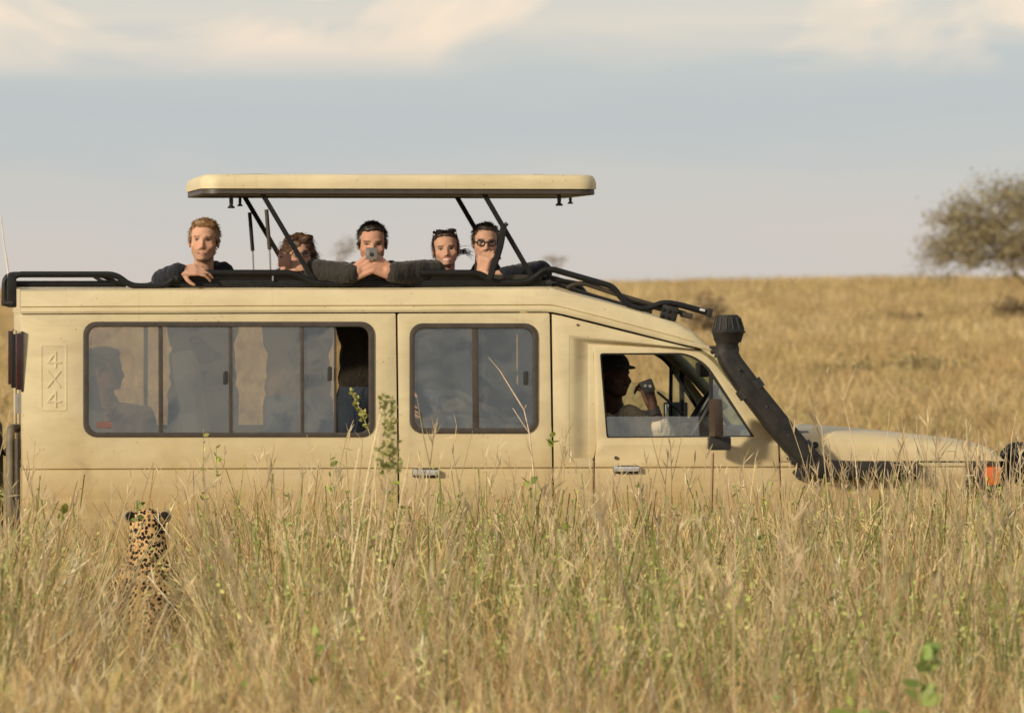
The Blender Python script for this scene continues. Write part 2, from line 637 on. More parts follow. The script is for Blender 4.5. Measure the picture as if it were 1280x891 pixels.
# --- the pressed 4X4 badge: a raised frame and three raised characters stacked one over the other
panel('badge_frame', rrect(50, 430, 84, 514, 3), [rrect(53, 433, 81, 511, 2)], th=.006, off=-.0014, mat=PA, parent=rear_panel, bev=.002)
def glyph_strokes(ch, cx, cy, w_, h_):
    if ch == '4':
        s = [((.62, 1), (.62, 0)), ((.62, 0), (.05, .66)), ((.05, .66), (1, .66))]
    else:
        s = [((.05, 0), (.95, 1)), ((.95, 0), (.05, 1))]
    return [((cx + (a[0] - .5) * w_, cy + (a[1] - .5) * h_), (cx + (b[0] - .5) * w_, cy + (b[1] - .5) * h_)) for a, b in s]
for ch, cy in (('4', 450), ('X', 474), ('4', 499)):
    bm = bmesh.new()
    for a, b in glyph_strokes(ch, 67.5, cy, 17, 19):
        pa, pb = V(*a, .0018), V(*b, .0018)
        d = Vector(pb - pa)
        rot = d.to_track_quat('X', 'Y').to_matrix()
        box_bm(bm, (pa + pb) / 2, (d.length + .008, .010, .010), rot, .003)
    bm_obj('raised_character', bm, PA, rear_panel)

# --- rear passenger door
door1 = panel('passenger_door', rpoly([(497, 391.8), (687, 391), (690.5, 760), (500, 769)], 3), [rrect(514, 406, 670, 539.5, 15)], mat=PA, parent=vehicle)
fdoor1 = mirror(door1, vehicle)
seal2 = window(door1, rrect(512, 404, 672.5, 541.5, 16), rrect(518.5, 410.5, 666.5, 535, 12))
mirror(seal2, fdoor1)
b = panel('window_bar', [(590, 410), (598, 410), (599, 536), (591, 536)], th=.018, off=-.001, mat=M['seal'], parent=door1, bev=.002)
mirror(b, fdoor1)
for x0, x1, off in ((516, 594, .008), (594, 669, .013)):
    g = panel('window_pane', rpoly([(x0, 409), (x1, 409), (x1, 537), (x0, 537)], 7), th=.005, off=off, mat=M['glass'], parent=door1, bev=0)
    mirror(g, fdoor1)
panel('window_latch', rrect(655, 464, 660.5, 481, 2), th=.012, off=-.004, mat=M['rubber'], parent=door1, bev=.002)

def handle(owner, x0, y0, x1, y1):
    pl = panel('handle_plate', rrect(x0 - .5, y0 - .5, x1 + .5, y1 + 1.5, 3), th=.008, off=-.003, mat=M['rubber'], parent=owner, bev=.002)
    a, b = V(x0, (y0 + y1) / 2, -.014), V(x1, (y0 + y1) / 2, -.014)
    h = (y1 - y0) / 250.0
    bm = bmesh.new()
    box_bm(bm, (a + b) / 2, (b[0] - a[0], .018, h * .8), None, .005)
    box_bm(bm, a + np.array([.012, .008, 0]), (.02, .024, h * .95), None, .004)
    bm_obj('door_handle', bm, M['chrome'], owner, 40)
handle(door1, 516, 586, 549, 595)

# --- B pillar panel with the recess the front door sits in
def rec_y(x, z):
    return yprof(z)
cab = panel('pillar_panel', [(690, 392.5), (703, 395), (780, 414.5), (868, 436.2), (800, 429), (712, 420), (711.5, 500), (712, 573), (741, 572), (742, 760), (693, 760)],
            mat=PA, parent=vehicle, th=.03)
mirror(cab, vehicle)
ch0 = [(868, 436.2), (800, 429), (712, 420), (711.5, 500), (712, 573)]
ch1 = [(868, 437), (800, 433.5), (735, 430), (735, 500), (735, 573)]
vs, fs = [], []
NS = 6
for a, b in zip(ch0, ch1):
    for k in range(NS + 1):
        t_ = k / NS
        vs.append(V(a[0] * (1 - t_) + b[0] * t_, a[1] * (1 - t_) + b[1] * t_, .001 + .033 * (t_ * t_ * (3 - 2 * t_))))
for i in range(4):
    for k in range(NS):
        q = i * (NS + 1) + k
        fs.append((q, q + 1, q + NS + 2, q + NS + 1))
o = mesh_from('recess_edge', vs, fs, PA, vehicle, 80)
mirror(o, vehicle)
o = panel('recess_panel', [(733, 427), (868, 434), (868, 441), (741.5, 440), (747, 555), (742, 573), (733, 573)], off=.034, th=.015, mat=PA, parent=vehicle, bev=.002)
mirror(o, vehicle)
tube('filler_plug', [V(722, 406, -.006), V(722, 406, .01)], .006, M['brownmetal'], vehicle, 8, 0)

# --- driver door: window frame sunk into the recess, the skin below flush with the flank
ZB0, ZB1 = P(850, 556)[2], P(850, 549)[2]
def door_y(x, z):
    s = min(1, max(0, (z - ZB0) / (ZB1 - ZB0)))
    return yprof(z) + .026 * s * s * (3 - 2 * s)
dwin = rpoly([(750.5, 441.5), (860, 441), (885, 455), (944.5, 546), (759, 547.5)], [4, 26, 20, 2, 3])
ddoor = panel('driver_door', rpoly([(742.5, 434), (864, 433.5), (890, 449), (965.5, 546), (972.5, 556), (976, 640), (976, 760), (744, 760), (744, 575), (747.5, 552)], [2, 26, 20, 3, 3, 3, 8, 8, 0, 2]),
              [dwin], mat=PA, parent=vehicle, yfun=door_y, th=.03, cuts=[ZB0, ZB1, (ZB0 + ZB1) / 2])
fddoor = mirror(ddoor, vehicle)
dseal = panel('window_rubber', rpoly([(749.5, 440.5), (860, 440), (886, 454.5), (946, 547), (758.5, 548.5)], [4, 26, 20, 2, 3]),
              [rpoly([(752.5, 443.5), (859, 443.5), (882, 457), (940, 544.5), (761, 545.5)], [4, 24, 18, 2, 3])], th=.02, off=.008, mat=M['rubber'], parent=ddoor, yfun=door_y, bev=.002)
mirror(dseal, fddoor)
b = panel('quarter_bar', [(887.5, 459), (892, 464), (892.5, 546), (887.5, 546)], th=.016, off=.010, mat=M['rubber'], parent=ddoor, yfun=door_y, bev=.002)
mirror(b, fddoor)
g = panel('wound_down_pane', rpoly([(757, 520.5), (889, 520.5), (889, 548), (758, 548)], [3, 2, 0, 0]), th=.005, off=.018, mat=M['clear'], parent=ddoor, yfun=door_y, bev=0)
g2 = panel('quarter_pane', [(890, 460), (942, 546), (890, 546)], th=.005, off=.016, mat=M['clear'], parent=ddoor, yfun=door_y, bev=0)
mirror(g2, fddoor)
gf = panel('window_pane', rpoly([(790, 483), (850, 483), (889, 500), (889, 548), (758, 548), (758, 500)], [20, 20, 3, 0, 0, 3]), th=.005, off=.018, mat=M['clear'], parent=ddoor, yfun=door_y, bev=0)
mirror(gf, fddoor)
bpy.data.objects.remove(gf)
handle(ddoor, 767, 582, 799, 590)
tube('lock_barrel', [V(770, 572, -.008), V(770, 572, .01)], .009, M['brownmetal'], ddoor, 10, 0)

# --- windscreen pillar, windscreen, roof header
o = panel('windscreen_pillar', [(868, 431), (889, 436), (970, 545.5), (1003, 592), (979, 592), (969.5, 549), (894, 447.5), (872, 433.5)], off=.012, th=.05, mat=PA, parent=vehicle, bev=.006)
mirror(o, vehicle)
pa, pb = V(889.5, 437, .06), V(969, 545, .06)
def far(p, in_=0):
    return np.array([p[0], W - p[1], p[2]])
nrm = np.array([(pb - pa)[2], 0, -(pb - pa)[0]]); nrm = nrm / np.linalg.norm(nrm)
if nrm[0] < 0: nrm = -nrm
q = [pa, pb, far(pb), far(pa)]
bm = bmesh.new()
lo = [bm.verts.new(v) for v in q]; hi = [bm.verts.new(v - nrm * .006) for v in q]
bm.faces.new(lo); bm.faces.new(hi[::-1])
for i in range(4):
    bm.faces.new((lo[i], lo[(i + 1) % 4], hi[(i + 1) % 4], hi[i]))
bm_obj('windscreen', bm, M['clear'], vehicle)
tube('windscreen_rubber', [pa, pb, far(pb), far(pa), pa + np.array([0, .001, 0])], .012, M['rubber'], vehicle, 8, .02)

# --- front wing with the wheel arch, bonnet, cowl
arch = [(1110 + 106 * math.cos(R(a)), 748 + 106 * math.sin(R(a))) for a in np.linspace(178, 362, 24)]
wing = panel('front_wing', [(976, 578), (1207, 578), (1207, 606), (1236, 606), (1236, 760)] + [(x, y) for x, y in arch[::-1]] + [(980, 760)], mat=PA, parent=vehicle, cuts=[P(1100, 597.5)[2], P(1100, 599.5)[2]])
mirror(wing, vehicle)
o = panel('wing_top', [(974.5, 553), (1002, 588), (1002, 576.5), (976, 576.5)], mat=PA, parent=vehicle, off=.004)
mirror(o, vehicle)
# bonnet: lofted across the car, crowned, rolling over at the nose
top = [(985, 541), (1005, 539), (1052, 539), (1100, 542.5), (1135, 546), (1180, 550.5), (1210, 554), (1230, 557), (1243, 563), (1250, 573)]
vs, fs, nr = [], [], 0
for px, py in top:
    p = P(px, py, .14)
    zl = P(px, 576, 0)[2]
    h = p[2] - zl
    half = [(.004, zl), (.006, zl + h * .30), (.020, zl + h * .60), (.060, zl + h * .88), (.14, zl + h), (.40, zl + h + .010), (W / 2, zl + h + .014)]
    row = half + [(W - y, z) for y, z in half[-2::-1]]
    nr = len(row)
    vs += [(p[0], y, z) for y, z in row]
m_ = len(top)
for i in range(m_ - 1):
    for k in range(nr - 1):
        fs.append((i * nr + k, (i + 1) * nr + k, (i + 1) * nr + k + 1, i * nr + k + 1))
fs.append(tuple((m_ - 1) * nr + k for k in range(nr)))
mesh_from('bonnet', vs, fs, PA, vehicle, 50)
pc = P(1000, 548, .2)
box('cowl', (pc[0] - .07, W / 2, pc[2] - .06), (.22, W - .12, .10), M['rubber'], vehicle)
# badge-like black vent stud on the bonnet edge
tube('bonnet_catch', [P(1019, 556, -.02), P(1019, 556, .03)], .017, M['rubber'], vehicle, 10, 0)

# --- front end: grille, lamps, bumper bar
XF = P(1250, 590)[0]
zf0, zf1 = P(1240, 770)[2], P(1240, 577)[2]
box('grille', (XF - .03, W / 2, (zf0 + zf1) / 2 + .1), (.06, W * .86, .34), M['rubber'], vehicle, bev=.015)
for k in range(5):
    box('grille_bar', (XF + .005, W / 2, zf1 - .10 - k * .055), (.02, W * .5, .018), M['blackmetal'], vehicle, bev=.005)
o = panel('lamp_housing', rrect(1207.5, 577.5, 1251, 622, 4), th=.25, off=-.006, mat=M['brownmetal'], parent=vehicle)
mirror(o, vehicle)
o = panel('indicator', rpoly([(1233, 583), (1252, 582), (1251, 604), (1236, 607), (1231, 598)], 3), th=.03, off=-.024, mat=M['amber'], parent=vehicle, bev=.008)
mirror(o, vehicle)
o = panel('side_repeater', rrect(1212, 581, 1222, 602, 2), th=.02, off=-.014, mat=M['red'], parent=vehicle, bev=.003)
mirror(o, vehicle)
for y in (.26, W - .26):
    tube('headlight', [(XF - .02, y, zf1 - .12), (XF + .035, y, zf1 - .12)], .095, M['lens'], vehicle, 20, 0)
# bull bar: loops of black tube standing ahead of the nose
for y in (.10, W - .10):
    tube('bull_bar_hoop', [P(1256, 760, y), P(1255, 600, y), P(1252, 572, y), P(1262, 557, y), P(1285, 556, y), P(1300, 575, y), P(1302, 760, y)], .018, M['blackmetal'], vehicle, 10, .06)
tube('bull_bar_hoop', [P(1254, 566, .12), P(1254, 566, W - .12)], .016, M['blackmetal'], vehicle, 8, 0)
tube('bull_bar_rail', [P(1296, 556, .10), P(1296, 556, W - .1)], .024, M['blackmetal'], vehicle, 8, 0)
tube('bull_bar_rail', [P(1296, 640, .10), P(1296, 640, W - .1)], .024, M['blackmetal'], vehicle, 8, 0)
o = tube('spot_lamp', [P(1262, 583, .22), P(1282, 583, .22)], [.085, .105], M['chassis'], vehicle, 18, 0)
o2 = tube('lamp_glass', [P(1282, 583, .22), P(1286, 583, .22)], .098, M['lens'], o, 18, 0)
o = tube('spot_lamp', [P(1262, 583, W - .5), P(1282, 583, W - .5)], [.085, .105], M['chassis'], vehicle, 18, 0)
o2 = tube('lamp_glass', [P(1282, 583, W - .5), P(1286, 583, W - .5)], .098, M['lens'], o, 18, 0)
box('bumper', (P(1275, 700)[0], W / 2, P(1275, 720)[2]), (.16, W, .2), M['blackmetal'], vehicle, bev=.03)

# --- roof: side rails lofted along the car; open hatch in the middle, closed at the back and over the cab
st = [(26, 390.5, 362), (120, 390, 361), (222, 389.7, 360.5), (300, 389.3, 360), (500, 388.6, 360), (676, 388, 358.5), (690, 388.5, 358.5), (705, 391.5, 362.5), (757, 404.5, 376), (820, 420.5, 394), (847, 427.3, 402), (866, 431.5, 412.5), (880, 434.5, 425.5), (890, 437.5, 436)]
HX0, HX1 = 222, 676
def section(gx, gy, ty):
    g = P(gx, gy, .05)
    t_ = P(gx, ty, .12)
    z0, h = g[2], max(.004, t_[2] - g[2])
    return g[0], [(.040, z0 - .006), (.036, z0 + .006), (.042, z0 + .012), (.062, z0 + .016), (.066, z0 + .22 * h), (.056, z0 + .26 * h), (.066, z0 + .70 * h), (.082, z0 + .92 * h), (.115, z0 + h), (.17, z0 + h + .003)]
def loft(name, sts, ext, flip=False):
    vs, fs = [], []
    n = 0
    for s_ in sts:
        x, half = section(*s_)
        zt = half[-1][1]
        row = half + ext(zt)
        n = len(row)
        vs += [(x, W - y if flip else y, z) for y, z in row]
    for i in range(len(sts) - 1):
        for k in range(n - 1):
            q = (i * n + k, (i + 1) * n + k, (i + 1) * n + k + 1, i * n + k + 1)
            fs.append(q[::-1] if flip else q)
    return mesh_from(name, vs, fs, PA, vehicle, 40)
openext = lambda z: [(.22, z + .004), (.22, z - .07)]
closeext = lambda z: [(.45, z + .010), (W / 2, z + .013), (W - .45, z + .010)] + [(W - .17, z + .003)]
def full(name, sts):
    vs, fs, n = [], [], 0
    for s_ in sts:
        x, half = section(*s_)
        z = half[-1][1]
        row = half + [(.45, z + .010), (W / 2, z + .013)]
        row = row + [(W - y, zz) for y, zz in row[-2::-1]]
        n = len(row)
        vs += [(x, y, z_) for y, z_ in row]
    for i in range(len(sts) - 1):
        for k in range(n - 1):
            fs.append((i * n + k, (i + 1) * n + k, (i + 1) * n + k + 1, i * n + k + 1))
    fs.append(tuple(range(n))[::-1])
    fs.append(tuple((len(sts) - 1) * n + k for k in range(n)))
    return mesh_from(name, vs, fs, PA, vehicle, 40)
mid = [s_ for s_ in st if HX0 <= s_[0] <= HX1]
loft('roof_side', mid, openext)
loft('roof_side', mid, openext, True)
full('rear_roof', [s_ for s_ in st if s_[0] <= HX0])
full('cab_roof', [s_ for s_ in st if s_[0] >= HX1])
# hatch frame, two stacked bars round the opening
h0, h1 = P(216, 350, .15), P(684, 350, .15)
zl0, zl1, zl2 = P(450, 358.5, .15)[2], P(450, 350, .15)[2], P(450, 345, .15)[2]
for y in (.165, W - .165):
    box('hatch_frame', ((h0[0] + h1[0]) / 2, y, (zl0 + zl1) / 2), (h1[0] - h0[0], .05, zl1 - zl0), M['blackmetal'], vehicle, bev=.006)
    box('hatch_seal', ((h0[0] + h1[0]) / 2, y + (.01 if y < 1 else -.01), (zl2 + zl1) / 2 + .001), (h1[0] - h0[0] - .05, .04, zl2 - zl1 + .012), M['coaming'], vehicle, bev=.006)
for x in (h0[0] + .02, h1[0] - .02):
    box('hatch_frame', (x, W / 2, (zl0 + zl1) / 2), (.05, W - .39, zl1 - zl0), M['blackmetal'], vehicle, bev=.006)
    box('hatch_seal', (x, W / 2, (zl2 + zl1) / 2), (.045, W - .37, zl2 - zl1 + .01), M['coaming'], vehicle, bev=.006)
tube('hatch_knob', [P(682, 354, .15), P(689, 353, .15)], .018, M['rubber'], vehicle, 10, 0)
box('bolt_tab', P(341, 347.5, .128), (.008, .012, .028), M['rim'], vehicle, bev=.002)
box('bolt_tab', P(663, 349.5, .128), (.007, .012, .022), M['rim'], vehicle, bev=.002)

# --- tubular roof rails
YR = .125
def rail(pts, rad=.0155, y=YR, name='roof_rail', bend=.05):
    return tube(name, [P(px, py, y) for px, py in pts], rad, M['blackmetal'], vehicle, 10, bend)
near_rail = [(14, 384), (14.5, 343), (145, 343), (163, 357.5), (207, 358), (224, 341), (368, 341), (392, 354.5), (438, 355.5), (461, 341), (599, 341), (618, 353.5), (660, 353), (681, 336.5), (692, 337), (766, 358), (776, 372), (790, 384.5), (809, 386.5), (828, 378), (846, 380), (886, 391)]
rail(near_rail)
def far_shift(pts, y):
    # the same rail on the far side, carried straight across the car
    return [tuple(np.array([P(px, py, YR)[0], y, P(px, py, YR)[2]])) for px, py in pts]
tube('roof_rail', far_shift(near_rail, W - YR), .0155, M['blackmetal'], vehicle, 10, .05)
for y, s_ in ((YR + .05, 0), (W - YR - .05, 0)):
    tube('lower_rail', far_shift([(19, 355), (158, 355)], y), .017, M['blackmetal'], vehicle, 8, 0)
    tube('rail_brace', far_shift([(128, 343.5), (141, 352), (156, 354)], y - .02), .010, M['blackmetal'], vehicle, 8, .02)
    tube('lower_rail', far_shift([(676, 346), (722, 354)], y), .012, M['blackmetal'], vehicle, 8, 0)
    tube('grab_bar', far_shift([(709, 360), (720, 354.5), (732, 354.5), (775, 369), (835, 386.5), (858, 392)], y - .03), .013, M['coaming'], vehicle, 8, .03)
for x in (20, 222, 700):
    tube('roof_crossbar', [P(x, 355, YR + .05), np.array([P(x, 355, YR + .05)[0], W - YR - .05, P(x, 355, YR + .05)[2]])], .014, M['blackmetal'], vehicle, 8, 0)
box('rail_post', (P(15, 362, YR)[0], YR + .01, P(15, 363, YR)[2]), (.045, .05, .17), M['blackmetal'], vehicle, bev=.01)
tube('tie_hook', [P(16, 379, YR), P(6, 379, YR), P(5, 375, YR)], .018, M['rubber'], vehicle, 8, .01)
box('rail_bracket', P(836.5, 391, .12), (.082, .05, .070), M['rubber'], vehicle, rot=Matrix.Rotation(R(14), 3, 'Y'), bev=.008)
for i in range(3):
    for j in range(2):
        box('bracket_fin', P(829 + i * 7.5 - j * 1.8, 387 + i * 1.9 + j * 8, .094), (.016, .012, .018), M['blackmetal'], vehicle, rot=Matrix.Rotation(R(14), 3, 'Y'), bev=.003)
box('rail_bracket', P(858, 394, .14), (.06, .05, .03), M['coaming'], vehicle, rot=Matrix.Rotation(R(14), 3, 'Y'), bev=.008)
box('rail_end', P(886.5, 391, .12), (.028, .04, .046), M['rubber'], vehicle, rot=Matrix.Rotation(R(14), 3, 'Y'), bev=.006)
box('rail_tag', P(878, 387.5, .105), (.028, .01, .012), M['lens'], vehicle, rot=Matrix.Rotation(R(14), 3, 'Y'), bev=.003)

# --- pop-up roof
PY0, PY1 = .10, W - .10
rx0, rx1 = P(251, 230, PY0)[0], P(748, 230, PY0)[0]
rz0, rz1 = P(500, 236, PY0)[2], P(500, 218.0, PY0)[2]
def ring(x0, x1, y0, y1, r, z, n=6):
    out = []
    for cx, cy, a0 in ((x1 - r, y0 + r, -90), (x1 - r, y1 - r, 0), (x0 + r, y1 - r, 90), (x0 + r, y0 + r, 180)):
        for i in range(n + 1):
            a = R(a0 + 90 * i / n)
            out.append((cx + r * math.cos(a), cy + r * math.sin(a), z))
    return out
def stacked(name, rings, mat, capb=True, capt=True, smooth=45):
    vs, fs = [], []
    n = len(rings[0])
    for r_ in rings:
        vs += r_
    for i in range(len(rings) - 1):
        for k in range(n):
            fs.append((i * n + k, i * n + (k + 1) % n, (i + 1) * n + (k + 1) % n, (i + 1) * n + k))
    if capb: fs.append(tuple(range(n))[::-1])
    if capt: fs.append(tuple((len(rings) - 1) * n + k for k in range(n)))
    return mesh_from(name, vs, fs, mat, vehicle, smooth)
e = .0
poproof = stacked('pop_up_roof', [ring(rx0 + d_, rx1 - d_, PY0 + d_, PY1 - d_, .10 - d_ * .5, z_) for d_, z_ in
      ((.0, rz0), (.0, rz0 + .028), (.004, rz0 + .046), (.012, rz1 - .012), (.022, rz1 - .003), (.04, rz1), (.3, rz1 + .006))], PA, False, True)
rb = P(500, 243.2, PY0)[2]
lining = stacked('roof_lining', [ring(rx0 + d_, rx1 - d_, PY0 + d_, PY1 - d_, .09, z_) for d_, z_ in ((.010, rz0 + .003), (.008, rb + .004), (.012, rb), (.045, rb), (.05, rb + .006))], M['seal'], False, True)
put(lining, poproof)
for (px, py, y, s_) in ((289, 252, PY0 + .10, 1.0), (300, 251.5, PY1 - .16, .8), (699, 249, PY0 + .10, 1.0), (713, 248.5, PY1 - .16, .8)):
    c = P(px, py, y)
    tube('latch_bolt', [c + np.array([0, 0, .03]), c + np.array([0, 0, -.014 * s_]), c + np.array([0, 0, -.016 * s_]), c + np.array([0, 0, -.030 * s_]), c + np.array([0, 0, -.034 * s_])],
         [.010 * s_, .010 * s_, .007 * s_, .020 * s_, .016 * s_], M['rubber'], poproof, 10, 0)
# lifting struts and gas springs, a pair on each side
for y in (PY0 + .05, PY1 - .05):
    for (a, b) in (((330, 246), (394, 354)), ((607, 246), (668, 351))):
        pa, pb = P(*a, PY0 + .05), P(*b, PY0 + .05)
        pa = pa + (pa - pb) * .10
        tube('roof_strut', [(pa[0], y, pa[2]), (pb[0], y, pb[2])], .0165, M['blackmetal'], vehicle, 4, 0)
    pa, pm, pb = P(333, 262, PY0 + .08), P(337, 312, PY0 + .08), P(338.5, 346, PY0 + .08)
    yy = y + (.03 if y < 1 else -.03)
    gs = tube('gas_spring', [(pa[0], yy, pa[2]), (pm[0], yy, pm[2])], .0105, M['coaming'] if y < 1 else M['blackmetal'], vehicle, 8, 0)
    tube('spring_rod', [(pm[0], yy, pm[2]), (pb[0], yy, pb[2])], .0045, M['rim'], gs, 6, 0)
pa, pb = P(630, 279, PY0 + .03), P(625, 309, PY0 + .0)
tube('gas_spring', [P(630, 280, PY0 + .02), P(625.5, 308, PY0 + .0), P(612, 349, PY0 - .01)], .0165, M['blackmetal'], vehicle, 6, .03)
tube('strut_pin', [P(632, 281, PY0), P(634, 279, PY0)], .012, M['rubber'], vehicle, 6, 0)

# --- snorkel: ribbed cap, neck, leaning duct along the pillar and a flat duct on the wing
def duct(pts, name, s0, sq):
    return tube(name, [P(px, py, y) for px, py, y in pts], s0, M['snorkel'], vehicle, 16, .06, sq)
sn = tube('snorkel', [P(908, 440, -.03), P(913, 452, -.035), P(937, 486, -.05), P(970, 528, -.055), P(1003, 568, -.055), P(1020, 583, -.05), P(1040, 587, -.045), P(1085, 588, -.035), P(1146, 588, -.03)],
          [.062, .064, .068, .070, .070, .066, .058, .052, .050], M['snorkel'], vehicle, 18, .05, (1.0, .85))
def lathe(name, prof, mat, parent, n=24):
    vs, fs = [], []
    for (x, y, z), r in prof:
        for k in range(n):
            a = 2 * math.pi * k / n
            vs.append((x + r * math.cos(a), y + r * .9 * math.sin(a), z))
    m = len(prof)
    for i in range(m - 1):
        for k in range(n):
            fs.append((i * n + k, i * n + (k + 1) % n, (i + 1) * n + (k + 1) % n, (i + 1) * n + k))
    fs.append(tuple(range(n))[::-1]); fs.append(tuple((m - 1) * n + k for k in range(n)))
    return mesh_from(name, vs, fs, mat, parent, 40)
lathe('snorkel_neck', [(P(907, 447, -.03), .058), (P(909, 438, -.03), .062), (P(909, 430, -.03), .056), (P(909, 424, -.03), .070)], M['snorkel'], sn)
lathe('snorkel_cap', [(P(910, 428, -.03), .066), (P(910, 416.5, -.03), .080), (P(910.3, 415.5, -.03), .084), (P(910.3, 413.5, -.03), .084), (P(910.3, 412.5, -.03), .079), (P(909.5, 396, -.03), .060), (P(909.5, 393.5, -.03), .050)], M['snorkel'], sn)
for k in range(14):
    a = 2 * math.pi * k / 14
    p0, p1 = P(910.3, 412, -.03), P(909.5, 397, -.03)
    d_ = np.array([math.cos(a), .9 * math.sin(a), 0])
    tube('cap_rib', [p0 + d_ * .079, p1 + d_ * .062], .0045, M['snorkel'], sn, 5, 0)
box('cap_clip', P(929, 415, -.03), (.02, .02, .012), M['snorkel'], sn, bev=.003)
box('duct_clamp', P(999, 591, -.02), (.05, .12, .05), M['rubber'], sn, rot=Matrix.Rotation(R(50), 3, 'Y'), bev=.01)
for (a_, b_, r_) in (((934, 481), (941, 491), .073), ((997, 561), (1004, 569), .075)):
    tube('duct_band', [P(*a_, -.05), P(*b_, -.053)], r_, M['rubber'], sn, 18, 0, (1.0, .87))
for px_, py_ in ((924, 462), (958, 508), (985, 544), (1030, 590), (1062, 592), (1096, 592), (1132, 592)):
    tube('duct_bolt', [P(px_, py_, -.125 if px_ < 1010 else -.085), P(px_, py_, -.10 if px_ < 1010 else -.07)], .006, M['coaming'], sn, 8, 0)
tube('duct_seam', [P(915, 446, -.095), P(940, 480, -.115), P(975, 524, -.122), P(1008, 566, -.120)], .004, M['snorkel'], sn, 5, .02)
tube('snorkel_bracket', [P(890, 440, .03), P(900, 436, -.02), P(908, 437, -.03)], .012, M['rubber'], sn, 8, .01)
tube('snorkel_bracket', [P(888, 434, .04), P(897, 434, -.02)], .008, M['rubber'], sn, 8, 0)
box('wing_moulding', P(1120, 590, -.004), (.2, .03, .05), M['rubber'], vehicle, bev=.008)

# --- door mirrors
mh = box('mirror_housing', P(895, 522, -.16), (.052, .085, .190), M['brownmetal'], vehicle, rot=Matrix.Rotation(R(-2), 3, 'Y') @ Matrix.Rotation(R(12), 3, 'Z'), bev=.022)
box('mirror_bracket', P(899, 554, -.10), (.115, .06, .068), M['rubber'], mh, bev=.014)
tube('mirror_arm', [P(899, 553, -.10), P(899, 553, .03)], .016, M['rubber'], mh, 8, 0)
ym = W + .17
fm = box('mirror_housing', P(844.5, 520, ym), (.075, .11, .150), M['rubber'], vehicle, rot=Matrix.Rotation(R(-62), 3, 'Z'), bev=.012)
box('mirror_face', np.array(P(844.5, 520, ym)) + np.array([-.022, -.045, 0]), (.008, .09, .128), M['mirror'], fm, rot=Matrix.Rotation(R(-62), 3, 'Z'), bev=.002)
tube('mirror_arm', [P(846, 535, ym), (P(860, 548, ym)[0], W - .03, P(860, 552, ym)[2])], .012, M['rubber'], fm, 8, 0)

# --- rear face
zr0, zr1 = P(27, 770)[2], P(27, 391)[2]
bm = bmesh.new()
ys = [.075, .2, W - .2, W - .075]
box_bm(bm, (XR + .010, W / 2, (zr0 + ZC) / 2), (.02, W - .10, ZC - zr0), None, .008)
box_bm(bm, (XR + .012, W / 2, zr1 - .05), (.02, W - .14, .1), None, .008)
for y in (.13, W / 2, W - .13):
    box_bm(bm, (XR + .010, y, (ZC + zr1) / 2 - .05), (.02, .10, zr1 - ZC - .1), None, .008)
rd = bm_obj('rear_doors', bm, PA, vehicle, 40)
for y in (.49, W - .49):
    box('window_pane', (XR + .008, y, (ZC + zr1) / 2 - .05), (.005, .64, zr1 - ZC - .1), M['glass'], rd, bev=0)
for y in (.045, W - .045):
    for k, (dy, dx, sx_) in enumerate(((0, -.012, .022),)):
        tl = box('tail_lamp', (XR - .012, y + .02, P(20, 452)[2]), (.030, .07, .28), M['red'], vehicle, bev=.006)
        box('lamp_rim', (XR + .004, y + .02, P(20, 452)[2]), (.010, .085, .30), M['rubber'], tl, bev=.003)
box('rear_hinge', (XR - .02, .30, P(20, 452)[2]), (.05, .03, .27), M['blackmetal'], rd, bev=.005)
box('rear_hinge', (XR - .015, .12, P(20, 505)[2]), (.03, .03, .10), M['rim'], rd, bev=.005)
sw = empty('spare_wheel', (XR - .20, .80, P(0, 600)[2]), 0, vehicle)
def wheel(root, cx, y0, cz, r_, wid, axis='Y'):
    prof = [(-.5, .62), (-.5, .86), (-.42, .97), (-.2, 1.0), (.2, 1.0), (.42, .97), (.5, .86), (.5, .62)]
    n = 40
    vs, fs = [], []
    for k in range(n):
        a = 2 * math.pi * k / n
        for u, rr in prof:
            r2 = r_ * rr * (1 if rr < .96 or k % 2 else .975)
            c_, s_ = r2 * math.cos(a), r2 * math.sin(a)
            vs.append((cx + c_, y0 + u * wid, cz + s_) if axis == 'Y' else (cx + u * wid, y0 + c_, cz + s_))
    m = len(prof)
    for k in range(n):
        for i in range(m - 1):
            k2 = (k + 1) % n
            fs.append((k * m + i, k2 * m + i, k2 * m + i + 1, k * m + i + 1))
    mesh_from('tyre', vs, fs, M['tyre'], root, 30)
    pr = [(-.34, .02), (-.36, .2), (-.22, .34), (-.22, .52), (-.46, .6), (-.46, .64), (.46, .64), (.46, .6)]
    vs, fs = [], []
    for k in range(n):
        a = 2 * math.pi * k / n
        for u, rr in pr:
            c_, s_ = r_ * rr * math.cos(a), r_ * rr * math.sin(a)
            vs.append((cx + c_, y0 + u * wid, cz + s_) if axis == 'Y' else (cx + u * wid, y0 + c_, cz + s_))
    m = len(pr)
    for k in range(n):
        for i in range(m - 1):
            k2 = (k + 1) % n
            fs.append((k * m + i, k2 * m + i, k2 * m + i + 1, k * m + i + 1))
    mesh_from('rim', vs, fs, M['rim'], root, 30)
wheel(sw, XR - .20, .80, P(0, 615)[2], .37, .24, 'X')
tube('wheel_carrier', [P(13, 700, .12), P(13, 542, .12), (XR - .05, .2, P(13, 536, .12)[2]), (XR - .01, .3, P(13, 536, .12)[2])], .022, M['olive'], vehicle, 10, .04)
tube('wheel_carrier', [P(22, 700, .10), P(22, 548, .10)], .014, M['seal'], vehicle, 8, 0)
tube('wheel_carrier', [P(13, 560, .12), (XR - .06, .8, P(13, 570, .12)[2])], .02, M['seal'], vehicle, 8, 0)
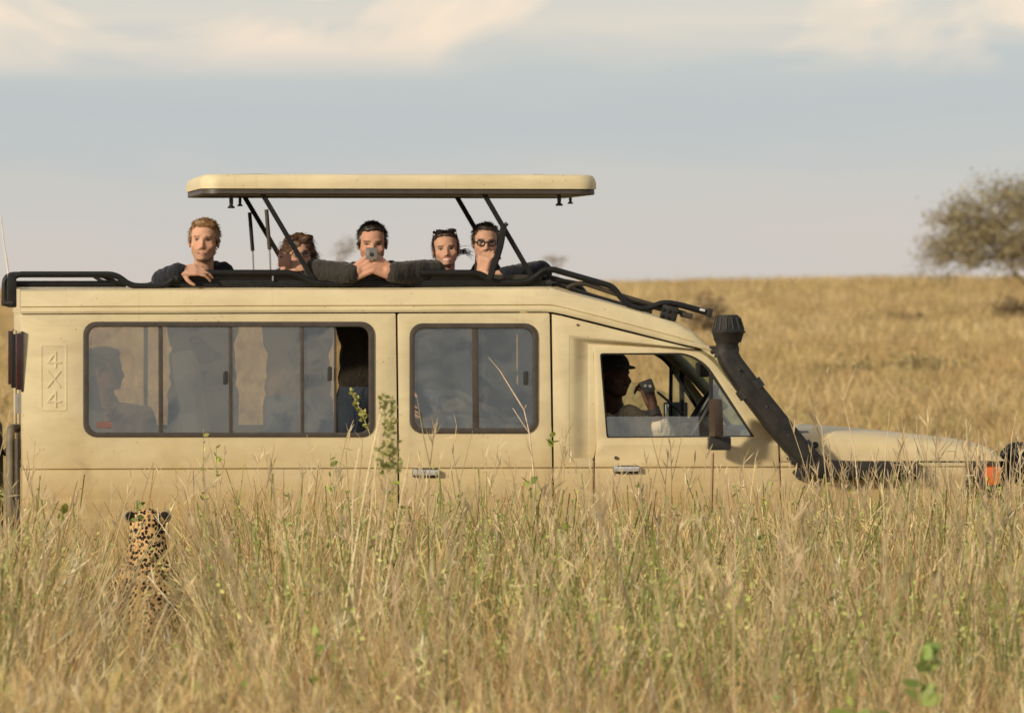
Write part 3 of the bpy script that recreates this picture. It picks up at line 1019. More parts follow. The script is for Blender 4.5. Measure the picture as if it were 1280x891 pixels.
tube('antenna', [P(11, 348, .2), P(9, 330, .2), P(5, 305, .2), P(1, 270, .2)], [.007, .005, .0035, .003], M['whip'], vehicle, 6, .05)
box('rear_bumper', (XR - .06, W / 2, P(27, 745)[2]), (.14, W, .16), M['blackmetal'], vehicle, bev=.03)

# --- chassis, floor, wheels
zs = P(500, 765)[2]
ZF = P(500, 690)[2]
box('floor_pan', ((XR + P(976, 700)[0]) / 2, W / 2, ZF - .02), (P(976, 700)[0] - XR - .03, W - .10, .05), M['chassis'], vehicle)
box('chassis', ((XR + XF) / 2, W / 2, zs - .02), (XF - XR - .1, W - .5, .2), M['chassis'], vehicle)
box('engine_bay', ((P(985, 600)[0] + XF) / 2, W / 2, P(1100, 640)[2]), (XF - P(985, 600)[0] - .06, W - .12, .42), M['chassis'], vehicle)
box('fuel_tank', (P(560, 790)[0], .3, zs - .02), (.9, .35, .24), M['chassis'], vehicle, bev=.04)
for px, yy in ((290, .16), (290, W - .16), (1110, .16), (1110, W - .16)):
    c = P(px, 800, 0)
    wl = empty('wheel', (c[0], yy, .40), 0, vehicle)
    wheel(wl, c[0], yy, .40, .395, .26 if yy < 1 else -.26)
# inner faces of the flanks, same openings, so nothing shows through the door gaps
o = panel('inner_trim', [(30, 394), (682, 393), (684, 760), (34, 780)], [rrect(100, 399, 471, 549, 14), rrect(508, 401, 676, 544, 14)], off=.045, th=.012, mat=M['interior'], parent=vehicle, bev=0)
mirror(o, vehicle)
o = panel('inner_trim', [(686, 396), (735, 430), (752, 552), (970, 556), (970, 760), (690, 760)], [], off=.055, th=.012, mat=M['interior'], parent=vehicle, bev=0)
mirror(o, vehicle)
# --- cabin furniture
def seat(px, y, head=True, facing=1):
    r_ = empty('seat', (P(px, 690, y)[0], y, ZF), 0, vehicle)
    x = P(px, 690, y)[0]
    box('seat_cushion', (x, y, ZF + .36), (.46, .46, .16), M['seat'], r_, bev=.05)
    box('seat_base', (x, y, ZF + .14), (.40, .40, .28), M['chassis'], r_, bev=.02)
    box('seat_back', (x - .24, y, ZF + .70), (.13, .46, .62), M['seat'], r_, rot=Matrix.Rotation(R(-10), 3, 'Y'), bev=.05)
    if head:
        box('headrest', (x - .31, y, ZF + 1.10), (.10, .27, .17), M['seat'], r_, rot=Matrix.Rotation(R(-8), 3, 'Y'), bev=.04)
for px in (170, 300, 640):
    for y in (.42, W - .42):
        seat(px, y)
xs = P(775, 600, .45)[0]
for y in (.45, W - .45):
    seat(790, y, y > 1)
ds = box('dashboard', (P(955, 560, W / 2)[0], W / 2, P(955, 566, .5)[2]), (.34, W - .2, .24), M['interior'], vehicle, bev=.05)
# steering wheel, right-hand drive
c = np.array(P(871, 524, .42)); n = 36
bm = bmesh.new()
ax = Vector((-.86, 0, .51)).normalized(); u = Vector((0, 1, 0)); v_ = ax.cross(u)
pts = [Vector(c) + u * (.19 * math.cos(2 * math.pi * k / n)) + v_ * (.19 * math.sin(2 * math.pi * k / n)) for k in range(n + 1)]
sv, sf = tube_data(pts, .014, 8, False)
bv = [bm.verts.new(p) for p in sv]
for q in sf: bm.faces.new([bv[i] for i in q])
stw = bm_obj('steering_wheel', bm, M['rubber'], vehicle, 50)
for a in (20, 160, 270):
    tube('spoke', [Vector(c), Vector(c) + u * (.185 * math.cos(R(a))) + v_ * (.185 * math.sin(R(a)))], .011, M['rubber'], stw, 6, 0)
tube('steering_column', [Vector(c), Vector(c) + Vector((.30, 0, -.18))], .03, M['rubber'], stw, 8, 0)
# inner roll-over pillar beside the windscreen on the far side, and a sun visor
tube('inner_pillar', [P(838, 440, W - .16), P(868, 470, W - .16), P(905, 512, W - .16)], .032, M['olive'], vehicle, 8, .05)
box('rear_view_mirror', P(878, 462, W * .5), (.05, .20, .075), M['rubber'], vehicle, bev=.015)
tube('far_quarter_bar', [P(852, 462, W - .05), P(853, 540, W - .05)], .014, M['rubber'], vehicle, 6, 0)
# ================================================================== terrain
def sstep(a, b, x):
    t = np.clip((x - a) / (b - a), 0, 1)
    return t * t * (3 - 2 * t)

def ground(x, y):
    x, y = np.asarray(x, float), np.asarray(y, float)
    z = .17 * sstep(-.7, -1.9, y)
    t = np.clip((y - 6) / 254, 0, None)
    back = np.where(t < 1, 1.62 * t, 1.62 - .9 * (t - 1) * 254 / 100 * np.minimum(1, (t - 1) * 2))
    back = np.maximum(back, -6)
    tilt = np.clip(.0150 * (x - 26), -1.6, 1.0) * np.clip(t, 0, 1) ** 2
    bump = (.10 * np.sin(x * .11 + y * .043) * np.sin(y * .071 + 1.3) + .05 * np.sin(x * .31 + 2) * np.sin(y * .23)) * np.clip((y - 4) / 30, 0, 1)
    near = .04 * np.sin(x * 1.1 + .7) * np.sin(y * .9) * sstep(-1, -3, y)
    return z + back + tilt + bump + near

xs_ = np.unique(np.concatenate([np.linspace(-4000, -60, 22), np.linspace(-60, 90, 101), np.linspace(90, 4000, 22)]))
ys_ = np.unique(np.concatenate([np.linspace(-4000, -60, 18), np.linspace(-60, -4, 40), np.linspace(-4, 6, 21), np.linspace(6, 300, 120), np.linspace(300, 600, 30), np.linspace(600, 6000, 20)]))
gx, gy = np.meshgrid(xs_, ys_)
gz = ground(gx, gy)
nx_, ny_ = len(xs_), len(ys_)
vs = np.stack([gx.ravel(), gy.ravel(), gz.ravel()], 1)
fs = [(j * nx_ + i, j * nx_ + i + 1, (j + 1) * nx_ + i + 1, (j + 1) * nx_ + i) for j in range(ny_ - 1) for i in range(nx_ - 1)]

def soil_mat():
    m, t, out = new_mat('dry_savanna_soil')
    co = N(t, 'ShaderNodeTexCoord').outputs['Object']
    a = noise_(t, mapping(t, co, (.05, .028, .1)), 1, 6, .62, .5)
    b_ = noise_(t, co, 1.3, 6, .65)
    c = ramp(t, a, [(.30, (.20, .13, .06)), (.5, (.33, .22, .10)), (.7, (.42, .29, .13))])
    c = mixc(t, .45, c, ramp(t, b_, [(.3, (.14, .10, .05)), (.7, (.40, .29, .14))]))
    b = N(t, 'ShaderNodeBsdfPrincipled')
    t.links.new(c, b.inputs['Base Color'])
    b.inputs['Roughness'].default_value = .95
    b.inputs['Specular IOR Level'].default_value = .1
    t.links.new(b.outputs[0], out.inputs[0])
    return m
M['soil'] = soil_mat()
g_ = mesh_from('ground', vs, fs, M['soil'], None, 60)
tag(g_, kind='structure')

# ================================================================== grass, built as blades and scattered as tufts
M['grass'] = attr_mat('dry_grass', .65, spec=.2, transl=.50, inst=.40)
M['leaf'] = attr_mat('green_leaf', .5, spec=.3, transl=.3, inst=.15)
STRAW = [(.76, .59, .31), (.66, .48, .23), (.82, .67, .38), (.50, .33, .14), (.90, .79, .55), (.42, .26, .12), (.74, .58, .28), (.26, .15, .07), (.84, .67, .34)]
GREEN = [(.50, .49, .17), (.42, .43, .13), (.58, .54, .23)]

class Blades:
    def __init__(self):
        self.v, self.f, self.c, self.n = [], [], [], 0
    def ribbon(self, pts, widths, side, col):
        pts = np.asarray(pts)
        m = len(pts)
        side = np.asarray(side)
        wv = np.asarray(widths)[:, None] * side[None, :]
        vs = np.empty((2 * m, 3))
        vs[0::2], vs[1::2] = pts - wv, pts + wv
        self.v.append(vs)
        cc = np.asarray(col)
        self.c.append(np.repeat(cc[None, :], 2 * m, 0) if cc.ndim == 1 else np.repeat(cc, 2, 0))
        b = self.n
        self.f += [(b + 2 * i, b + 2 * i + 1, b + 2 * i + 3, b + 2 * i + 2) for i in range(m - 1)]
        self.n += 2 * m
    def mesh(self, name, mat):
        me = bpy.data.meshes.new(name)
        V_ = np.concatenate(self.v)
        me.from_pydata(V_.tolist(), [], self.f)
        a = me.color_attributes.new('Col', 'FLOAT_COLOR', 'POINT')
        C_ = np.concatenate(self.c)
        a.data.foreach_set('color', np.concatenate([C_, np.ones((len(C_), 1))], 1).astype(np.float32).ravel())
        me.materials.append(mat)
        me.update()
        return me

def blade_path(base, h, lean, az, droop, n=6, kink=0.0):
    s = np.linspace(0, 1, n)
    d = np.array([math.cos(az), math.sin(az), 0])
    z = h * (s - droop * .5 * s ** 3)
    r_ = lean * h * (s ** 1.7) + droop * h * .5 * s ** 3
    p = np.asarray(base)[None, :] + d[None, :] * r_[:, None]
    p[:, 2] += z
    if kink:
        p[1:-1] += rng.normal(0, kink, (n - 2, 3)) * np.array([1, 1, .2])
    return p, np.array([-math.sin(az), math.cos(az), 0])

def tuft(nstem, nleaf, spread, hs, ws, green=.12, panicle=.25, n=6, palette=STRAW):
    B = Blades()
    for k in range(nstem + nleaf):
        az = rng.uniform(0, 2 * math.pi)
        rr = spread * math.sqrt(rng.uniform())
        a2 = rng.uniform(0, 2 * math.pi)
        base = (rr * math.cos(a2), rr * math.sin(a2), -.03)
        stem = k < nstem
        col = np.array(palette[rng.integers(len(palette))]) if rng.uniform() > green else np.array(GREEN[rng.integers(3)])
        col = col * rng.uniform(.8, 1.15)
        h = rng.uniform(*hs) * (1.0 if stem else .68)
        p, side = blade_path(base, h, rng.uniform(.02, .28) if stem else rng.uniform(.1, .5), az, rng.uniform(0, .25) if stem else rng.uniform(.1, .8), n, .008 if stem else 0)
        ang = rng.uniform(0, math.pi)
        side = np.array([math.cos(ang), math.sin(ang), 0])
        w0 = rng.uniform(*ws) * (.75 if stem else 1.5)
        s = np.linspace(0, 1, n)
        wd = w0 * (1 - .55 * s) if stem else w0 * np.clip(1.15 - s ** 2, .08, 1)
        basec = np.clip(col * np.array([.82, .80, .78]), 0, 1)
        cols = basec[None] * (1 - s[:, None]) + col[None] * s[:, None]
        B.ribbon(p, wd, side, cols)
        if stem and rng.uniform() < panicle:
            tip = p[-1]
            dirn = p[-1] - p[-2]; dirn = dirn / np.linalg.norm(dirn)
            for j in range(rng.integers(4, 9)):
                q0 = tip - dirn * rng.uniform(0, .14)
                o_ = rng.normal(0, 1, 3); o_ /= np.linalg.norm(o_)
                q1 = q0 + (dirn * .75 + o_ * .55) * rng.uniform(.03, .08)
                sd = rng.normal(0, 1, 3); sd /= np.linalg.norm(sd)
                B.ribbon([q0, (q0 + q1) / 2, q1], [w0 * .45, w0 * .7, w0 * .2], sd, np.minimum(col * 1.12, .9))
    return B.mesh('tuft', M['grass'])

def leafy(nst, hs, lsize, cols, nl=14):
    """small broad-leaved herb for the green scatter"""
    B = Blades()
    for k in range(nst):
        az = rng.uniform(0, 6.28)
        p, side = blade_path((rng.normal(0, .04), rng.normal(0, .04), 0), rng.uniform(*hs), rng.uniform(.05, .3), az, .05, 6)
        B.ribbon(p, np.full(6, .0025), side, (.23, .24, .07))
        for j in range(nl):
            t_ = rng.uniform(.35, 1)
            i = min(4, int(t_ * 5))
            q = p[i] * (1 - (t_ * 5 - i)) + p[i + 1] * (t_ * 5 - i)
            o_ = rng.normal(0, 1, 3) * np.array([1, 1, .5]); o_ /= np.linalg.norm(o_)
            L = lsize * rng.uniform(.6, 1.2)
            sd = np.cross(o_, rng.normal(0, 1, 3)); sd /= np.linalg.norm(sd)
            c_ = np.array(cols[rng.integers(len(cols))]) * rng.uniform(.8, 1.2)
            B.ribbon([q, q + o_ * L * .35, q + o_ * L * .75, q + o_ * L], np.array([.1, .25, .20, .03]) * L, sd, c_)
    return B.mesh('herb', M['leaf'])

def proto_collection(name, meshes):
    c = bpy.data.collections.new(name)
    for i, me in enumerate(meshes):
        o = bpy.data.objects.new('%s_%02d' % (name, i), me)
        c.objects.link(o)
    return c

def scatter(name, pts, rot, scl, idx, coll, label=None):
    """one 'stuff' object: a point cloud whose points carry the tufts"""
    me = bpy.data.meshes.new(name)
    me.from_pydata(np.asarray(pts).tolist(), [], [])
    a = me.attributes.new('rot', 'FLOAT_VECTOR', 'POINT'); a.data.foreach_set('vector', np.asarray(rot, np.float32).ravel())
    a = me.attributes.new('scl', 'FLOAT_VECTOR', 'POINT'); a.data.foreach_set('vector', np.asarray(scl, np.float32).ravel())
    a = me.attributes.new('idx', 'INT', 'POINT'); a.data.foreach_set('value', np.asarray(idx, np.int32))
    o = bpy.data.objects.new(name, me)
    COL.objects.link(o)
    ng = bpy.data.node_groups.new(name + '_tufts', 'GeometryNodeTree')
    ng.interface.new_socket('Geometry', in_out='INPUT', socket_type='NodeSocketGeometry')
    ng.interface.new_socket('Geometry', in_out='OUTPUT', socket_type='NodeSocketGeometry')
    L = ng.links.new
    gi, go = ng.nodes.new('NodeGroupInput'), ng.nodes.new('NodeGroupOutput')
    ip = ng.nodes.new('GeometryNodeInstanceOnPoints')
    ci = ng.nodes.new('GeometryNodeCollectionInfo')
    ci.inputs['Collection'].default_value = coll
    ci.inputs['Separate Children'].default_value = True
    ci.inputs['Reset Children'].default_value = True
    ip.inputs['Pick Instance'].default_value = True
    def na(nm, typ):
        n = ng.nodes.new('GeometryNodeInputNamedAttribute')
        n.data_type = typ
        n.inputs['Name'].default_value = nm
        return [s for s in n.outputs if s.enabled and s.name == 'Attribute'][0]
    er = ng.nodes.new('FunctionNodeEulerToRotation')
    L(na('rot', 'FLOAT_VECTOR'), er.inputs[0])
    L(gi.outputs[0], ip.inputs['Points'])
    L(ci.outputs[0], ip.inputs['Instance'])
    L(er.outputs[0], ip.inputs['Rotation'])
    L(na('scl', 'FLOAT_VECTOR'), ip.inputs['Scale'])
    L(na('idx', 'INT'), ip.inputs['Instance Index'])
    L(ip.outputs[0], go.inputs[0])
    md = o.modifiers.new('tufts', 'NODES')
    md.node_group = ng
    tag(o, kind='stuff')
    return o

def frustum(n, d0, d1, margin=.5, power=1.0):
    """points on the ground inside the widened view, between two depths"""
    u = rng.uniform(0, 1, n)
    y = d0 + (d1 - d0) * u ** power - D
    half = (y + D) * 640 / FPX * 1.25 + margin
    x = CX + (y + D) * math.tan(YAW) + rng.uniform(-1, 1, n) * half
    return x, y

def vnoise(x, y, s, seed=0):
    return np.array([mnoise.noise(Vector((a * s + seed, b * s - seed, seed))) for a, b in zip(x, y)])

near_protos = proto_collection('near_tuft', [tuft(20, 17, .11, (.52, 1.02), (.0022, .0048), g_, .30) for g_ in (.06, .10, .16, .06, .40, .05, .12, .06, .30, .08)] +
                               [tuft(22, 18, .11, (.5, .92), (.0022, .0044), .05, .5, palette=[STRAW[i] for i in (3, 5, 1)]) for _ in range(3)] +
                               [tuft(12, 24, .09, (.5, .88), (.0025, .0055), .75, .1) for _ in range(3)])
def veh_mask(x, y, m=.05):
    return ~((y > -m - .02) & (y < W + m) & (x > XR - .3) & (x < XF + .3))

NN = 15000
x, y = frustum(NN, 12.2, 33.4)
keep = veh_mask(x, y, .10)
# sparser just round the leopard, and a denser, browner stand beside it
LEO = np.array([P(186, 650, -2.0)[0], -2.0])
dl = np.hypot(x - LEO[0], (y - LEO[1]))
keep &= ~(dl < .19)
xray = CX + (LEO[0] - CX) * (y + D) / (LEO[1] + D)          # line of sight to the cat
front_of = (np.abs(x - xray) < .24) & (y < LEO[1] + .2) & (y > LEO[1] - 14)
side_of = (np.abs(x - xray) < .40) & (y < LEO[1] + .2) & (y > LEO[1] - 10)
keep &= ~(front_of & (rng.uniform(size=len(x)) < .55) & (y > LEO[1] - 6))
x, y, front_of, side_of = x[keep], y[keep], front_of[keep], side_of[keep]
z = ground(x, y)
n_ = len(x)
v1 = vnoise(x, y, .55, 3.1)
v2 = vnoise(x, y, .35, 9.7)
sc_ = rng.uniform(.72, 1.12, n_) * (1 + .22 * v2)
sc_ *= np.where(y > -10, 1.13, 1.0)
# trodden shorter a little in front of the rear wing and where the cat sits
sc_ *= np.where((x < P(120, 600)[0]) & (y > -4), .86, 1)
sc_ *= np.where(front_of, np.clip((1.98 - .0484 * (y + D)) / 1.16, .36, 1) + .05 * rng.normal(size=n_), np.where(side_of, np.clip((2.03 - .0497 * (y + D)) / 1.02, .5, 1), 1))
idx = rng.integers(0, 10, n_)
idx = np.where((v1 > .18) & (rng.uniform(size=n_) < .6), rng.integers(10, 13, n_), idx)
idx = np.where((v1 < -.08) & (rng.uniform(size=n_) < .60), rng.integers(13, 16, n_), idx)
rot = np.stack([rng.normal(0, .10, n_), rng.normal(.03, .10, n_), rng.uniform(0, 6.28, n_)], 1)
scatter('savanna_grass', np.stack([x, y, z], 1), rot, np.stack([sc_, sc_, sc_], 1), idx, near_protos)

# tall thin flowering stalks standing above the sward
def stalk_proto():
    B = Blades()
    az = rng.uniform(0, 6.28)
    col = np.array([.68, .55, .34]) * rng.uniform(.8, 1.1)
    p, side = blade_path((0, 0, 0), 1.0, rng.uniform(.05, .3), az, rng.uniform(0, .15), 9, .006)
    for sd in (np.array([1., 0, 0]), np.array([0, 1., 0])):
        B.ribbon(p, np.linspace(.0028, .0012, 9), sd, col)
    for j in range(rng.integers(0, 5)):
        i = rng.integers(4, 8)
        o_ = rng.normal(0, 1, 3); o_[2] = abs(o_[2]) + .8; o_ /= np.linalg.norm(o_)
        q = p[i]
        for sd in (np.array([1., 0, 0]), np.array([0, 1., 0])):
            B.ribbon([q, q + o_ * .08, q + o_ * .17 + np.array([0, 0, .02])], [.0018, .0014, .0007], sd, col)
    for j in range(rng.integers(3, 9)):
        q = p[-1] - (p[-1] - p[-2]) * rng.uniform(0, .6)
        o_ = rng.normal(0, .5, 3); o_[2] += .9; o_ /= np.linalg.norm(o_)
        B.ribbon([q, q + o_ * .02, q + o_ * .045], [.001, .0022, .0005], rng.normal(0, .6, 3), col * 1.05)
    return B.mesh('stalk', M['grass'])
stalks = proto_collection('stalk', [stalk_proto() for _ in range(14)])
x, y = frustum(900, 17, 31.8)
x2 = rng.uniform(P(930, 600)[0], P(1300, 600)[0], 150); y2 = rng.uniform(-3.2, -.35, 150)
x, y = np.concatenate([x, x2]), np.concatenate([y, y2])
keep = veh_mask(x, y, .15) & (np.abs(x - (CX + (LEO[0] - CX) * (y + D) / (LEO[1] + D))) > .20)
x, y = x[keep], y[keep]
n_ = len(x)
sc_ = rng.uniform(1.02, 1.36, n_) * np.where(rng.uniform(size=n_) < .12, 1.14, 1.0)
scatter('tall_grass_stalks', np.stack([x, y, ground(x, y)], 1), np.stack([rng.normal(0, .12, n_), rng.normal(0, .12, n_), rng.uniform(0, 6.28, n_)], 1),
        np.stack([sc_] * 3, 1), rng.integers(0, 14, n_), stalks)

# small green herbs threaded through the grass
herbs = proto_collection('herb', [leafy(3, (.5, .95), .018, [(.40, .41, .12), (.33, .36, .10), (.52, .49, .18)], 18) for _ in range(6)])
x, y = frustum(6200, 15, 32.2)
v = vnoise(x, y, .8, 21.3)
keep = (v > -.12) & veh_mask(x, y, .1) & (np.hypot(x - LEO[0], y - LEO[1]) > .3) & (np.abs(x - (CX + (LEO[0] - CX) * (y + D) / (LEO[1] + D))) > .34)
x, y = x[keep], y[keep]
n_ = len(x)
sc_ = rng.uniform(.8, 1.35, n_) * np.where(y < -13, .7, 1)
scatter('green_herbs', np.stack([x, y, ground(x, y)], 1), np.stack([rng.normal(0, .1, n_), rng.normal(0, .1, n_), rng.uniform(0, 6.28, n_)], 1),
        np.stack([sc_] * 3, 1), rng.integers(0, 6, n_), herbs)

# grassland behind: coarser tussocks out to the skyline, thinning with distance
FARS = [tuple(.40 * c_ + .60 * m_ for c_, m_ in zip(c, (.62, .46, .21))) for c in STRAW]
far_protos = proto_collection('far_tuft', [tuft(16, 24, .28, (.25, .48), (.006, .012), g_, 0, 5, palette=pal)
                              for g_, pal in ((.03, FARS), (.02, FARS), (.03, FARS), (.02, [FARS[i] for i in (0, 2, 4)]), (.02, [FARS[i] for i in (0, 1, 6)]),
                                              (.04, [FARS[i] for i in (3, 5, 1)]), (.16, [FARS[i] for i in (3, 1, 6)]))])
x, y = frustum(26000, 34.6, 345, 3, 1.55)
keep = veh_mask(x, y, .3)
x, y = x[keep], y[keep]
n_ = len(x)
v = vnoise(x * .6, y * .35, .10, 4.4)
v2 = vnoise(x * .5, y * .22, .22, 8.8)
sc_ = rng.uniform(.65, 1.1, n_) * (1 + .25 * v2) * (1 + np.clip((y - 20) / 300, 0, .7))
idx = rng.integers(0, 5, n_)
idx = np.where((v > .12) & (rng.uniform(size=n_) < .55), 5, idx)
idx = np.where((v2 < -.20) & (rng.uniform(size=n_) < .6), 6, idx)
scatter('far_grassland', np.stack([x, y, ground(x, y)], 1), np.stack([rng.normal(0, .08, n_), rng.normal(0, .08, n_), rng.uniform(0, 6.28, n_)], 1),
        np.stack([sc_ * 1.3, sc_ * 1.3, sc_ * .85], 1), idx, far_protos)

# ================================================================== acacia trees and shrubs
M['bark'] = solid('grey_bark', (.19, .145, .10), .9, .3, 12, .5, 30)
M['acacia'] = attr_mat('acacia_leaf', .6, spec=.2, transl=.2)

def acacia(name, px, py, Y, rx, rz, seed, label, ncl, nleaf, leafc=None, trunk_px=None, rad=.13, sig=.26):
    """(px, py) is the middle of the crown's base line in the photo; rx, rz its half width and its height in metres"""
    r_ = np.random.default_rng(seed)
    c = np.array(P(px, py, Y))
    bx = P(trunk_px or px, py, Y)[0]
    bz = float(ground(bx, Y))
    root = empty(name, (bx, Y, bz))
    tag(root, label, 'tree')
    base = np.array([bx, Y, bz - .1])
    fork = np.array([bx + r_.normal(0, .1), Y, bz + max(.5, (c[2] - bz) * .75)])
    verts, faces = [], []
    def br(pts, r0, r1, n=6):
        v, f = tube_data(pts, np.linspace(r0, r1, len(pts)), n)
        b = len(verts)
        verts.extend([list(k) for k in v])
        faces.extend([tuple(b + i for i in q) for q in f])
    br([base, base * .5 + fork * .5 + np.array([.12, 0, 0]), fork], rad, rad * .8, 8)
    mains = []
    for k in range(9):
        az = 2 * math.pi * (k + r_.uniform(0, .6)) / 9
        rr = r_.uniform(.35, .72)
        e = c + np.array([math.cos(az) * rx * rr, math.sin(az) * rx * rr, rz * r_.uniform(.12, .62)])
        m = fork * .5 + e * .5 + np.array([0, 0, -.12 * rz]) + r_.normal(0, .12, 3)
        br([fork, fork * .7 + m * .3 + r_.normal(0, .05, 3), m, e], rad * .55, rad * .25)
        mains += [m, e, (m + e) / 2]
    mains = np.array(mains)
    leafc = leafc or [(.27, .235, .115), (.20, .175, .085), (.33, .275, .145), (.40, .325, .19)]
    B = Blades()
    for k in range(ncl):
        az = r_.uniform(0, 6.28)
        rr = r_.uniform() ** .45
        edge = math.sqrt(max(0, 1 - rr ** 2))
        t_ = c + np.array([math.cos(az) * rx * rr * r_.uniform(.9, 1.06), math.sin(az) * rx * rr, rz * edge * r_.uniform(.12, 1.0) ** .7 + rz * .12 * r_.normal()  * (rr > .5)])
        t_[2] = max(t_[2], c[2] - .10 * rz)
        j = np.argmin(((mains - t_) ** 2).sum(1))
        m = (mains[j] + t_) / 2 + r_.normal(0, .10, 3)
        br([mains[j], m, t_], rad * .16, rad * .05, 4)
        for q in range(5):
            e = t_ + r_.normal(0, sig * 1.1, 3) * np.array([1, 1, .7])
            br([m * .4 + t_ * .6, e], rad * .06, rad * .02, 3)
        for q in range(nleaf):
            s_ = r_.uniform(.55, 1.05)
            p = m * (1 - s_) + t_ * s_ + r_.normal(0, sig, 3) * np.array([1, 1, .62])
            c_ = np.array(leafc[r_.integers(len(leafc))]) * r_.uniform(.75, 1.2)
            d_ = r_.normal(0, 1, 3); d_ /= np.linalg.norm(d_)
            sd = np.cross(d_, r_.normal(0, 1, 3)); sd /= np.linalg.norm(sd)
            L = r_.uniform(.05, .12)
            B.ribbon([p, p + d_ * L], [L * .30, L * .22], sd, c_)
    mesh_from('trunk', verts, faces, M['bark'], root, 60)
    link_mesh('crown', B.mesh('crown', M['acacia']), None, root)
    return root

acacia('acacia_tree', 1306, 340, 205, 4.75, 3.75, 5, 'wide thorny grey-green acacia tree on the grassy skyline at the right', 470, 62, trunk_px=1318)
acacia('acacia_tree', 434, 318, 330, .72, 1.1, 11, 'faint small bare tree on the skyline behind the dark-haired man with the phone', 22, 14, leafc=[(.30, .26, .17), (.24, .20, .12)], trunk_px=420, rad=.06, sig=.16)
acacia('acacia_tree', 694, 330, 330, .65, .6, 14, 'faint small thorn tree on the skyline just beyond the end of the roof hatch', 14, 12, leafc=[(.32, .27, .19)], rad=.05, sig=.15)

def shrub(px, py, Y, w_, h_, seed, label, cols, dens=900):
    r_ = np.random.default_rng(seed)
    c = P(px, py, Y)
    bz = float(ground(c[0], Y))
    root = empty('shrub', (c[0], Y, bz))
    tag(root, label, 'shrub', 'dark shrubs on the grassy slope')
    verts, faces = [], []
    B = Blades()
    for k in range(26):
        az = r_.uniform(0, 6.28); q = r_.uniform(.2, 1)
        tip = np.array([math.cos(az) * w_ * .5 * q, math.sin(az) * w_ * .5 * q, h_ * r_.uniform(.45, 1) * (1 - .3 * q)])
        v, f = tube_data([(0, 0, 0), tip * .5 + np.array([0, 0, h_ * .12]), tip], [.03, .02, .008], 4)
        b = len(verts); verts.extend(v); faces.extend([tuple(b + i for i in q_) for q_ in f])
        for j in range(dens // 26):
            p = tip * r_.uniform(.45, 1.05) + r_.normal(0, .10 * w_, 3) * np.array([1, 1, .6])
            p[2] = max(.03, p[2])
            d_ = r_.normal(0, 1, 3); d_ /= np.linalg.norm(d_)
            sd = np.cross(d_, r_.normal(0, 1, 3)); sd /= np.linalg.norm(sd)
            L = r_.uniform(.05, .12)
            B.ribbon([p, p + d_ * L * .5, p + d_ * L], [L * .1, L * .3, L * .05], sd, np.array(cols[r_.integers(len(cols))]) * r_.uniform(.7, 1.2))
    off = np.array([c[0], Y, bz])
    mesh_from('branches', np.array([list(v) for v in verts]) + off, faces, M['bark'], root, 60)
    me = B.mesh('foliage', M['acacia']); me.transform(Matrix.Translation(off))
    link_mesh('foliage', me, None, root)
DK = [(.26, .18, .095), (.31, .22, .12), (.20, .15, .08)]
GRN = [(.34, .27, .12), (.28, .24, .10), (.40, .31, .14)]
shrub(884, 408, 118, 1.3, 1.25, 31, 'brown bush rising behind the cap of the snorkel', DK, 1300)
shrub(1268, 398, 150, 1.3, .85, 32, 'dark low bush at the right edge below the acacia', DK, 1100)
shrub(1165, 470, 82, 1.8, .50, 33, 'greenish low scrub on the slope above the bonnet', GRN, 700)
shrub(1060, 470, 80, 1.3, .42, 35, 'dull green scrub on the slope right of the leaning snorkel', GRN, 600)
shrub(1130, 392, 150, 1.7, .45, 36, 'small dark scrub on the slope left of the big acacia', DK, 500)

# pale fallen log lying on the slope behind the snorkel
root = empty('fallen_log', tuple(P(950, 440, 122)))
gz0 = float(ground(P(950, 440, 122)[0], 122)) 
pl = P(948, 436, 122)
v, f = tube_data([pl + np.array([-.5, 0, .05]), pl + np.array([0, .1, 0]), pl + np.array([.5, 0, -.02]), pl + np.array([.85, .2, .02])], [.10, .13, .11, .07], 9)
mesh_from('log_trunk', [list(q) for q in v], f, solid('weathered_wood', (.42, .34, .25), .9, .3, 6), root, 50)
v, f = tube_data([pl + np.array([.1, 0, .05]), pl + np.array([.45, -.1, .22]), pl + np.array([.7, -.1, .30])], [.06, .04, .02], 7)
mesh_from('log_branch', [list(q) for q in v], f, M['bark'], root, 50)
tag(root, 'pale fallen log lying in the dry grass on the slope behind the snorkel', 'log')

_sc = {}
def solid_cache(c):
    if c not in _sc:
        _sc[c] = solid('plant_stem', c, .7, .2, 30)
    return _sc[c]
